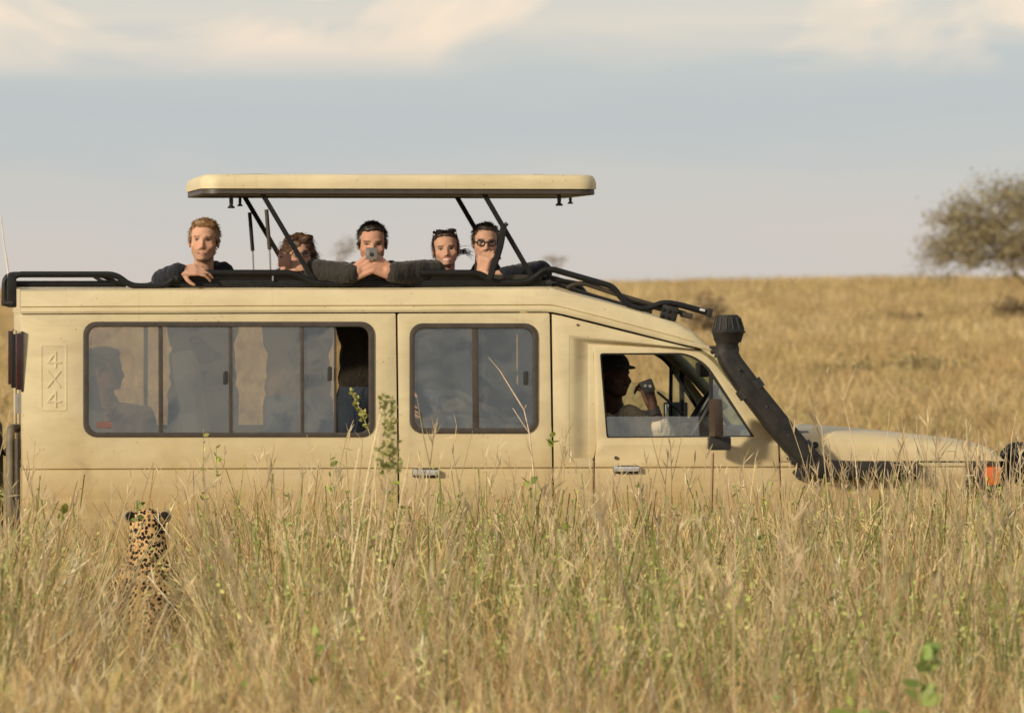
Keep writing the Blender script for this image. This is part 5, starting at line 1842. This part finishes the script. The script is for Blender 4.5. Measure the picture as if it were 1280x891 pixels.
def person(label, hp, Y, scale=1.0, yaw=0, pitch=0, roll=0, skin=(.55, .315, .205), hairc=(.10, .055, .03), fem=False, beard=0, smile=False,
           arms=None, torso_lean=(0, 0), jacket=None, trousers=None, hairstyle='short', stand=True, hood=None, voxel=.0052, seed=1, category='person', hide_low=False, lips=(.50, .24, .18), sleeve_r=1.0, fsq=.0045, hands_skin=None, group=None, lf=.90):
    """hp = photo pixel of the point between the eyes"""
    hc = Vector(P(hp[0], hp[1], Y))
    feet_z = ZF
    root = empty('person', (hc.x, Y, feet_z))
    tag(root, label, category, group)
    T = Matrix.Translation(hc) @ Matrix.Rotation(R(yaw), 4, 'Z') @ Matrix.Rotation(R(pitch), 4, 'X') @ Matrix.Rotation(R(roll), 4, 'Y') @ Matrix.Scale(scale, 4)
    B = Body()
    head_parts(B, T, fem, lf)
    nb = hc + Vector((torso_lean[0] * .3, .055, -.178 * scale))              # base of the neck
    B.chain([T @ Vector((0, .022, -.055)), nb, nb + Vector((0, .01, -.05))], [.050 * (.88 if fem else 1), .055 * (.9 if fem else 1), .07])
    sh = .170 if fem else .190
    ch = nb + Vector((torso_lean[0], torso_lean[1] + .02, -.22))
    pel = ch + Vector((torso_lean[0] * .5, .0, -.34))
    shl = {-1: nb + Vector((-sh, .01, -.070)), 1: nb + Vector((sh, .01, -.070))}
    B.ell(ch, (.150, .095, .20)); B.ell(ch + Vector((0, 0, -.18)), (.130, .090, .17)); B.ell(pel, (.150, .105, .13))
    for sgn in (-1, 1):
        B.cap(nb + Vector((0, .012, -.035)), .060, shl[sgn], .050)
    J = Body()
    J.ell(ch, (.185, .125, .235)); J.ell(ch + Vector((0, 0, -.20)), (.165, .118, .20)); J.ell(pel + Vector((0, 0, .05)), (.172, .128, .12))
    for sgn in (-1, 1):
        J.cap(nb + Vector((sgn * .05, .016, -.050)), .066, shl[sgn], .066)
    J.chain([nb + Vector((0, .02, -.05)), nb + Vector((0, .022, .0))], [.088, .068])
    if hood:
        for hx, hy, hz, hr in hood:
            J.ell(nb + Vector((hx, hy, hz)), (hr, hr * .9, hr * .9))
    arms = arms or {}
    for sgn in (-1, 1):
        a = arms.get(sgn)
        if a is None:
            el_ = shl[sgn] + Vector((sgn * .05, .02, -.28)); wr = el_ + Vector((sgn * -.02, -.12, -.20))
            a = dict(elbow=el_, wrist=wr, f=(wr - el_), n=(-sgn, 0, 0), curls=[.35] * 4)
        el_, wr = Vector(a['elbow']), Vector(a['wrist'])
        s0 = Vector(a['shoulder']) if 'shoulder' in a else shl[sgn]
        B.chain([s0, el_, wr], [.046, .038, .027])
        hand(B, wr, a['f'], a['n'], a['curls'], a.get('thumb', sgn), a.get('s', 1.0) * (.92 if fem else 1.0), tdir=a.get('tdir'))
        cuff = el_.lerp(wr, a.get('cuff', .93))
        k = sleeve_r * (.9 if fem else 1)
        J.chain([s0, s0.lerp(el_, .5), el_, el_.lerp(wr, .5), cuff], [.068 * k, .062 * k, .060 * k, .052 * k, .043 * k])
    Tr = Body()
    if stand:
        for sgn in (-1, 1):
            hip = pel + Vector((sgn * .085, 0, -.05))
            ank = Vector((hip.x + sgn * .03, hip.y + .02, feet_z + .09))
            kn = hip.lerp(ank, .52) + Vector((sgn * .01, -.03, 0))
            B.chain([hip, kn, ank], [.078, .052, .038]); B.cap(ank + Vector((0, .03, -.045)), .038, ank + Vector((sgn * .03, -.14, -.055)), .030)
            Tr.chain([hip, kn, ank], [.098, .070, .060])
    else:
        for sgn in (-1, 1):
            hip = pel + Vector((sgn * .085, 0, -.05))
            kn = hip + Vector((.40, 0, -.02)) + Vector((0, sgn * .06, 0))
            ank = kn + Vector((.06, 0, -.36))
            B.chain([hip, kn, ank], [.078, .052, .038]); B.cap(ank + Vector((-.03, 0, -.045)), .038, ank + Vector((.13, 0, -.05)), .030)
            Tr.chain([hip, kn, ank], [.098, .070, .060])
    Tr.ell(pel + Vector((0, 0, -.02)), (.168, .122, .12))
    me, co = B.fuse('body', voxel, 2)
    co = soften_face(me, co, T)
    co = dent_eyes(co, T)
    me.vertices.foreach_set('co', co.astype(np.float32).ravel()); me.update()
    cols = np.tile(np.array(skin), (len(co), 1))
    paint_head(co, cols, T, skin, hairc, True, beard, smile, lips, fsq, lf)
    set_col(me, cols)
    body = link_mesh('body', me, M['skin'], root, 80)
    jm, jc = J.fuse('jacket', .008, 2)
    wrinkle(jm, jc, .0032, 9, seed, nb.z - .24)
    link_mesh('jacket', jm, jacket, root, 70)
    tm, tc_ = Tr.fuse('trousers', .014, 2)
    wrinkle(tm, tc_, .005, 7, seed + 3)
    link_mesh('trousers', tm, trousers, root, 70)
    # hair
    H = Body()
    Rn = T.to_3x3().normalized()
    def he(c, r):
        H.ell(T @ Vector(c), tuple(k * scale for k in r), Rn)
    if hairstyle == 'short':
        he((0, .024, .046), (.078, .088, .078)); he((0, -.030, .086), (.056, .042, .030)); he((.030, -.034, .082), (.036, .030, .024))
        for s_ in (-1, 1):
            he((s_ * .069, -.004, .022), (.010, .026, .036))
        he((0, .060, -.010), (.062, .050, .060))
    elif hairstyle == 'crop':
        he((0, .024, .042), (.077, .087, .077)); he((0, -.022, .084), (.058, .042, .024))
        for s_ in (-1, 1):
            he((s_ * .069, .0, .020), (.009, .026, .040))
        he((0, .060, -.010), (.062, .048, .058))
    elif hairstyle == 'curly':
        he((0, .020, .050), (.088, .094, .082)); he((-.03, -.02, .092), (.05, .05, .030)); he((.035, -.02, .088), (.045, .05, .028)); he((0, .01, .108), (.055, .06, .026))
        for s_ in (-1, 1):
            he((s_ * .078, .010, .00), (.026, .045, .060)); he((s_ * .082, .015, -.045), (.022, .04, .035))
        he((0, .065, -.02), (.075, .055, .08))
    elif hairstyle == 'tied':
        he((0, .026, .040), (.077, .087, .076)); he((0, -.020, .082), (.060, .044, .024))
        for s_ in (-1, 1):
            he((s_ * .066, .004, .008), (.009, .028, .050))
        he((.02, .105, -.01), (.035, .035, .040)); he((0, .06, -.01), (.064, .05, .06))
    if hairstyle == 'cap':
        he((0, .018, .050), (.083, .098, .074)); he((0, .012, .040), (.080, .096, .030))
        hm, hcg = H.fuse('cap', .006, 2)
        link_mesh('cap', hm, M['black_cloth'], root, 60)
        v = []
        K = Body(); K.ell(T @ Vector((0, -.085, .046)), (.062 * scale, .046 * scale, .008 * scale), Rn @ Matrix.Rotation(R(10), 3, 'X'))
        km, kc = K.fuse('cap_peak', .005, 1)
        link_mesh('cap_peak', km, M['black_cloth'], root, 60)
        he = None
    else:
        hm, hco = H.fuse('hair', .006, 1)
        hco = wrinkle(hm, hco, .006 if hairstyle != 'curly' else .013, 40 if hairstyle != 'curly' else 26, seed)
        ho = link_mesh('hair', hm, hair_mat('hair', hairc), root, 60)
        strands('hair_strands', hm, hco, T, .016 if hairstyle != 'curly' else .036, 2200, ho.data.materials[0], ho, seed, .25 if hairstyle in ('tied', 'curly') else .6, .0 if hairstyle != 'curly' else .008, .4 if hairstyle != 'curly' else .7)
    return root, T, dict(nb=nb, ch=ch, sh=shl, pel=pel)

M['black_cloth'] = cloth('black_fabric', (.022, .022, .024))
M['navy_cloth'] = cloth('dark_navy_fabric', (.011, .012, .018))
M['olive_cloth'] = cloth('dark_olive_fabric', (.030, .026, .021))
M['blue_cloth'] = cloth('grey_blue_fabric', (.085, .13, .19))
M['khaki_cloth'] = cloth('khaki_fabric', (.50, .38, .26))
M['brown_cloth'] = cloth('brown_fabric', (.11, .07, .045))
M['jeans'] = cloth('denim', (.04, .055, .085))
M['eyewear'] = solid('eyewear_frame', (.02, .02, .022), .3, .1)
M['sunlens'] = solid('sunglass_lens', (.015, .014, .014), .12, .1, coat=.5)
M['watch'] = solid('watch_strap', (.03, .028, .026), .5, .2)

ZRAIL = P(450, 341, .125)[2]
def Vp(px, py, Y): return Vector(P(px, py, Y))

# --- 1 fair-haired man at the back of the hatch, right forearm along the rail
person('fair-haired man with stubble in a dark jacket, leaning on the rail behind the others', (255, 301.5), .36, .96, lf=.95, yaw=-9, pitch=-4, roll=2,
       skin=(.54, .305, .20), hairc=(.21, .115, .048), beard=.30, jacket=M['navy_cloth'], trousers=M['jeans'], hairstyle='short', seed=2,
       hood=[(.10, .03, .015, .060), (.06, .07, .02, .06), (-.09, .03, -.02, .045), (.15, .03, -.03, .055)],
       arms={-1: dict(shoulder=Vp(228, 352, .37), elbow=Vp(203, 351, .24), wrist=Vp(224, 338.5, .11), f=(1, -.05, .06), n=(0, .62, -.78), curls=[(.25, .5, .4), (.22, .5, .4), (.25, .6, .5), (.3, .7, .5)], thumb=1, s=.98, cuff=.97, tdir=(.45, -.25, -.85)),
             1: dict(elbow=Vp(300, 372, .44), wrist=Vp(280, 372, .30), f=(-1, -.2, 0), n=(0, 0, -1), curls=[.4] * 4)}, fsq=.0035)
# --- 2 woman with curly brown hair and glasses, behind the strut, holding a phone sideways
p2, T2, _ = person('woman with curly brown hair and glasses peering over the rail behind the roof strut', (374, 319.5), .40, .86, yaw=4, pitch=-6, roll=-4, fem=True,
       skin=(.51, .295, .20), hairc=(.085, .040, .018), jacket=M['brown_cloth'], trousers=M['jeans'], hairstyle='curly', seed=3,
       arms={-1: dict(elbow=Vp(338, 372, .34), wrist=Vp(351, 343, .22), f=(.10, -.03, .06), n=(1, .2, 0), curls=[(.5, .7, .5)] * 4, thumb=-1),
             1: dict(elbow=Vp(392, 374, .36), wrist=Vp(379, 342, .22), f=(-.12, -.03, .05), n=(-.6, .3, .3), curls=[(.5, .7, .5)] * 4, thumb=1)})
def glasses(T, root, mat=None, s=1.0, lens=None):
    g = None
    for sgn in (-1, 1):
        n = 16
        pts = [T @ Vector((sgn * .033 + .0215 * math.copysign(abs(math.cos(2 * math.pi * k / n)) ** .7, math.cos(2 * math.pi * k / n)), -.094 + .004 * 1, -.002 + .0155 * math.copysign(abs(math.sin(2 * math.pi * k / n)) ** .7, math.sin(2 * math.pi * k / n)))) for k in range(n + 1)]
        o = tube('glasses_frame', pts, .0024 * s, M['eyewear'], root, 6, 0)
        tube('glasses_arm', [T @ Vector((sgn * .054, -.090, .004)), T @ Vector((sgn * .076, -.05, .004)), T @ Vector((sgn * .080, .01, .0))], .0018 * s, M['eyewear'], root, 6, 0)
    tube('glasses_bridge', [T @ Vector((-.012, -.092, .002)), T @ Vector((0, -.096, .005)), T @ Vector((.012, -.092, .002))], .0020 * s, M['eyewear'], root, 6, 0)
glasses(T2, p2)
ph = empty('phone', tuple(P(357, 326, .17)))
tag(ph, 'brown-cased phone held up by the woman with curly hair', 'phone')
c = P(356, 325.5, .17)
box('phone_case', c, (.066, .012, .064), M['phone2'], ph, bev=.006)
box('camera_lens', c + np.array([-.020, -.007, .020]), (.012, .004, .012), M['sunlens'], ph, bev=.002)
# --- 3 dark-haired man in the middle, both elbows out along the rail, phone before his face
p3, T3, _ = person('dark-haired man in the middle looking into a grey phone, both elbows spread on the rail', (465.5, 304.5), .40, .94, yaw=-3, pitch=6, roll=0,
       skin=(.52, .275, .18), hairc=(.022, .014, .010), beard=.12, jacket=M['olive_cloth'], trousers=M['jeans'], hairstyle='crop', seed=4, sleeve_r=1.18,
       hood=[(-.085, -.03, .045, .036), (.095, -.03, .050, .036), (-.08, .03, .03, .045), (.08, .03, .03, .045)],
       arms={-1: dict(shoulder=Vp(432, 347, .37), elbow=Vp(393, 341, .22), wrist=Vp(442, 342, .09), f=(.85, -.12, .50), n=(.35, .85, -.1), curls=[(.9, 1.2, .9), (.95, 1.2, .9), (1.0, 1.2, .9), (1.1, 1.2, .9)], thumb=-1, s=1.12, cuff=.93, tdir=(.6, -.1, .7)),
             1: dict(shoulder=Vp(496, 347, .37), elbow=Vp(541, 341, .24), wrist=Vp(489, 341, .09), f=(-.85, -.12, .45), n=(-.35, .85, -.1), curls=[(.9, 1.2, .9), (.95, 1.2, .9), (1.0, 1.2, .9), (1.1, 1.2, .9)], thumb=1, s=1.12, cuff=.93, tdir=(-.6, -.1, .7))}, fsq=.0032)
ph = empty('phone', tuple(P(464, 316, .10)))
tag(ph, 'small grey phone held before the face of the dark-haired man', 'phone')
c = P(464.5, 317, .055)
box('phone_case', c, (.058, .011, .060), M['phone'], ph, bev=.006)
box('camera_lens', c + np.array([.0, -.007, -.004]), (.016, .004, .018), M['sunlens'], ph, bev=.002)
box('phone_band', c + np.array([-.018, -.0062, .005]), (.014, .003, .032), M['rim'], ph, bev=.001)
# --- 4 smiling woman with sunglasses pushed up
p4, T4, _ = person('smiling woman with tied dark hair and sunglasses pushed up on her head', (557.5, 312), .40, .87, lf=.82, yaw=-4, pitch=-2, roll=-5, fem=True, smile=True,
       skin=(.51, .29, .195), hairc=(.035, .018, .012), jacket=M['black_cloth'], trousers=M['jeans'], hairstyle='tied', seed=5, lips=(.50, .14, .13),
       hood=[(.11, .02, -.01, .05)])
for sgn in (-1, 1):
    K = Body(); K.ell(T4 @ Vector((sgn * .036, -.050, .104)), (.031, .020, .010), T4.to_3x3().normalized() @ Matrix.Rotation(R(-25), 3, 'X'))
    km, _c = K.fuse('sunglasses_lens', .003, 1)
    link_mesh('sunglasses_lens', km, M['sunlens'], p4, 60)
    tube('sunglasses_arm', [T4 @ Vector((sgn * .064, -.046, .104)), T4 @ Vector((sgn * .070, .0, .078)), T4 @ Vector((sgn * .078, .04, .04))], .0018, M['eyewear'], p4, 6, 0)
tube('sunglasses_bridge', [T4 @ Vector((-.067, -.050, .107)), T4 @ Vector((0, -.064, .106)), T4 @ Vector((.067, -.050, .107))], .0036, M['eyewear'], p4, 6, 0)
B = Blades()
for k in range(26):
    q0 = np.array(T4 @ Vector((.078, .03, -.02 + rng.normal(0, .01))))
    q1 = q0 + np.array([.03, 0, rng.normal(.004, .008)]); q2 = q1 + np.array([.03 + rng.normal(0, .008), 0, rng.normal(-.012, .012)])
    B.ribbon([q0, q1, q2], [.0015, .0013, .0006], (0, .5, .8), (1, 1, 1))
link_mesh('loose_hair', B.mesh('loose_hair', p4.children[3].data.materials[0] if len(p4.children) > 3 else M['black_cloth']), None, p4)
# --- 5 man with glasses at the front of the hatch, fist before his mouth, arm laid along the rail
p5, T5, _ = person('man with short hair and dark-rimmed glasses, one hand held before his mouth', (607, 303), .42, .86, yaw=-2, pitch=2, roll=2,
       skin=(.51, .29, .195), hairc=(.045, .028, .018), jacket=M['navy_cloth'], trousers=M['jeans'], hairstyle='crop', seed=6,
       arms={-1: dict(elbow=Vp(590, 378, .40), wrist=Vp(603, 344, .25), f=(.012, -.035, .12), n=(.75, .55, .1), curls=[(.9, 1.0, .7), (.95, 1.0, .7), (1.0, 1.0, .7), (1.05, 1.0, .7)], thumb=-1, s=1.05, tdir=(.4, -.1, .9)),
             1: dict(shoulder=Vp(640, 350, .42), elbow=Vp(676, 340, .33), wrist=Vp(628, 344, .24), f=(-.1, -.02, .01), n=(0, .4, -1), curls=[(.3, .5, .4)] * 4, thumb=1)})
glasses(T5, p5, s=1.35)
# --- the driver, radio handset raised
p6, T6, k6 = person('driver in a khaki shirt and dark cap at the window, raising a radio handset', (768, 469), .47, 1.0, yaw=34, pitch=2, roll=0,
       skin=(.085, .042, .027), hairc=(.012, .010, .009), jacket=M['khaki_cloth'], trousers=M['brown_cloth'], hairstyle='cap', stand=False, seed=8, lips=(.10, .045, .04), fsq=.001,
       arms={1: dict(shoulder=Vp(787, 522, .40), elbow=Vp(838, 560, .26), wrist=Vp(815, 507, .22), f=Vp(807, 482, .24) - Vp(815, 507, .22), n=(-.55, .75, .1), curls=[(.5, .9, .6), (.6, .9, .6), (.7, .9, .6), (.8, .9, .6)], thumb=1, s=.98, cuff=.40, tdir=(-.5, -.3, .8)),
             -1: dict(shoulder=Vp(765, 522, .66), elbow=Vp(800, 575, .70), wrist=Vp(862, 535, .58), f=(.1, -.02, .03), n=(0, 0, -1), curls=[(.6, .8, .5)] * 4)})
tube('wrist_watch', [Vp(816, 510, .222), Vp(818.5, 517, .224)], .033, M['watch'], p6, 14, 0)
rh = empty('radio_handset', tuple(P(809, 482, .20)))
tag(rh, 'black radio handset with a cable held up by the driver', 'radio handset')
c = P(809, 483, .225)
box('handset_body', c, (.070, .036, .066), M['rubber'], rh, rot=Matrix.Rotation(R(-20), 3, 'Y'), bev=.014)
for dx, dz in ((-.012, .004), (.012, .002)):
    tube('speaker_dot', [c + np.array([dx, -.021, dz]), c + np.array([dx, -.016, dz])], .008, M['rim'], rh, 10, 0)
tube('cable', [P(822, 490, .225), P(834, 500, .28), P(846, 511, .36), P(857, 521, .45), P(872, 540, .55)], .0065, M['rubber'], rh, 6, .04)
# --- passenger sitting at the back, seen through the tinted glass
person('seated passenger seen as a dark shape through the rearmost tinted pane', (133, 462), 1.05, 1.0, yaw=60, skin=(.30, .17, .11), hairc=(.03, .02, .015), jacket=M['brown_cloth'], trousers=M['jeans'], hairstyle='crop', stand=False, seed=12, voxel=.008)

# ================================================================== the leopard, sitting in the grass with its back to us
def leopard():
    Yl = LEO[1]
    hx = P(187, 650, Yl)[0]
    gz_ = float(ground(hx, Yl))
    root = empty('leopard', (hx, Yl, gz_))
    tag(root, 'spotted leopard sitting in the tall grass with its back turned, watching the truck', 'leopard')
    top = P(187, 634, Yl + .25)[2]
    o0 = Vector((hx, Yl, gz_))
    k = (top - gz_) / .97                      # model below is .97 m tall to the crown
    def q(x, y, z): return o0 + Vector((x * (1.16 if z < .8 else 1), y, z)) * k
    B = Body()
    B.ell(q(0, 0, .17), (.165 * k, .19 * k, .17 * k)); B.ell(q(0, .06, .32), (.145 * k, .15 * k, .20 * k))
    B.ell(q(0, .14, .50), (.150 * k, .13 * k, .20 * k)); B.ell(q(0, .20, .62), (.132 * k, .12 * k, .15 * k))
    B.chain([q(0, .20, .66), q(.0, .235, .76), q(.0, .26, .86)], [.112 * k, .100 * k, .084 * k])
    B.ell(q(0, .265, .885), (.092 * k, .090 * k, .082 * k))
    for s_ in (-1, 1):
        B.ell(q(s_ * .045, .285, .85), (.045 * k, .06 * k, .045 * k))
        B.ell(q(s_ * .088, .235, .925), (.027 * k, .016 * k, .030 * k), Matrix.Rotation(s_ * .5, 3, 'Y'))
        B.ell(q(s_ * .15, .03, .15), (.085 * k, .17 * k, .14 * k))                    # haunch
        B.chain([q(s_ * .15, .14, .10), q(s_ * .16, -.06, .04), q(s_ * .16, .22, .03)], [.06 * k, .04 * k, .038 * k])
        B.chain([q(s_ * .09, .22, .58), q(s_ * .09, .33, .32), q(s_ * .08, .33, .05), q(s_ * .08, .38, .03)], [.07 * k, .052 * k, .042 * k, .045 * k])
        B.ell(q(s_ * .085, .17, .60), (.055 * k, .09 * k, .11 * k))                   # shoulder blade
    B.chain([q(0, .33, .865), q(0, .395, .845)], [.052 * k, .040 * k])
    me, co = B.fuse('body', .010, 3)
    link_mesh('body', me, fur_mat(), root, 80)
    for s_ in (-1, 1):
        E = Body()
        E.ell(q(s_ * .089, .228, .930), (.0285 * k, .012 * k, .031 * k), Matrix.Rotation(s_ * .5, 3, 'Y'))
        em, ec = E.fuse('ear_back', .004, 1)
        Z_ = (ec[:, 2] - q(0, 0, .930).z) / k
        Xr = np.abs(ec[:, 0] - hx) / k
        cc = np.tile(np.array((.016, .014, .012)), (len(ec), 1))
        rimm = ((Xr - .083) ** 2 + Z_ ** 2) ** .5 > .0225
        cc[rimm] = (.30, .24, .15)
        set_col(em, cc)
        link_mesh('ear_back', em, M['skin_ear'], root, 60)
    Tl = Body()
    Tl.chain([q(.02, -.17, .10), q(.12, -.30, .04), q(.32, -.36, .03), q(.52, -.28, .04), q(.62, -.14, .06)], [.042 * k, .036 * k, .034 * k, .032 * k, .026 * k])
    tm, _c = Tl.fuse('tail', .012, 2)
    link_mesh('tail', tm, me.materials[0], root, 80)
    B2 = Blades()
    n = len(co)
    no = np.empty(n * 3, np.float32); me.vertices.foreach_get('normal', no); no = no.reshape(-1, 3)
    return root
def fur_mat():
    m, t, out = new_mat('leopard_fur')
    co = N(t, 'ShaderNodeTexCoord').outputs['Object']
    wv = t.nodes.new('ShaderNodeVectorMath'); wv.operation = 'ADD'
    nz = N(t, 'ShaderNodeTexNoise'); nz.inputs['Scale'].default_value = 30
    t.links.new(co, nz.inputs['Vector'])
    sc2 = t.nodes.new('ShaderNodeVectorMath'); sc2.operation = 'SCALE'; sc2.inputs['Scale'].default_value = .014
    t.links.new(nz.outputs['Color'], sc2.inputs[0]); t.links.new(co, wv.inputs[0]); t.links.new(sc2.outputs[0], wv.inputs[1])
    vo = N(t, 'ShaderNodeTexVoronoi'); vo.inputs['Scale'].default_value = 58; vo.inputs['Randomness'].default_value = .8
    t.links.new(mapping(t, wv.outputs[0], (1, .5, .9)), vo.inputs['Vector'])
    spot = ramp(t, vo.outputs['Distance'], [(.44, (1, 1, 1)), (.54, (0, 0, 0))])
    big = noise_(t, co, 5, 3, .5)
    base = ramp(t, big, [(.35, (.48, .27, .10)), (.65, (.62, .42, .20))])
    z = N(t, 'ShaderNodeSeparateXYZ'); t.links.new(co, z.inputs[0])
    c = mixc(t, spot, base, (.020, .013, .010))
    b = N(t, 'ShaderNodeBsdfPrincipled')
    t.links.new(c, b.inputs['Base Color'])
    b.inputs['Roughness'].default_value = .8; b.inputs['Specular IOR Level'].default_value = .15
    bp = N(t, 'ShaderNodeBump'); bp.inputs['Strength'].default_value = .5; bp.inputs['Distance'].default_value = .006
    t.links.new(noise_(t, mapping(t, co, (1, 1, .35)), 220, 2, .6), bp.inputs['Height']); t.links.new(bp.outputs[0], b.inputs['Normal'])
    t.links.new(b.outputs[0], out.inputs[0])
    return m
M['skin_ear'] = attr_mat('ear_fur', .8, .3, 150, .15)
leopard()
COL.children.unlink(tmp)
bpy.data.collections.remove(tmp)
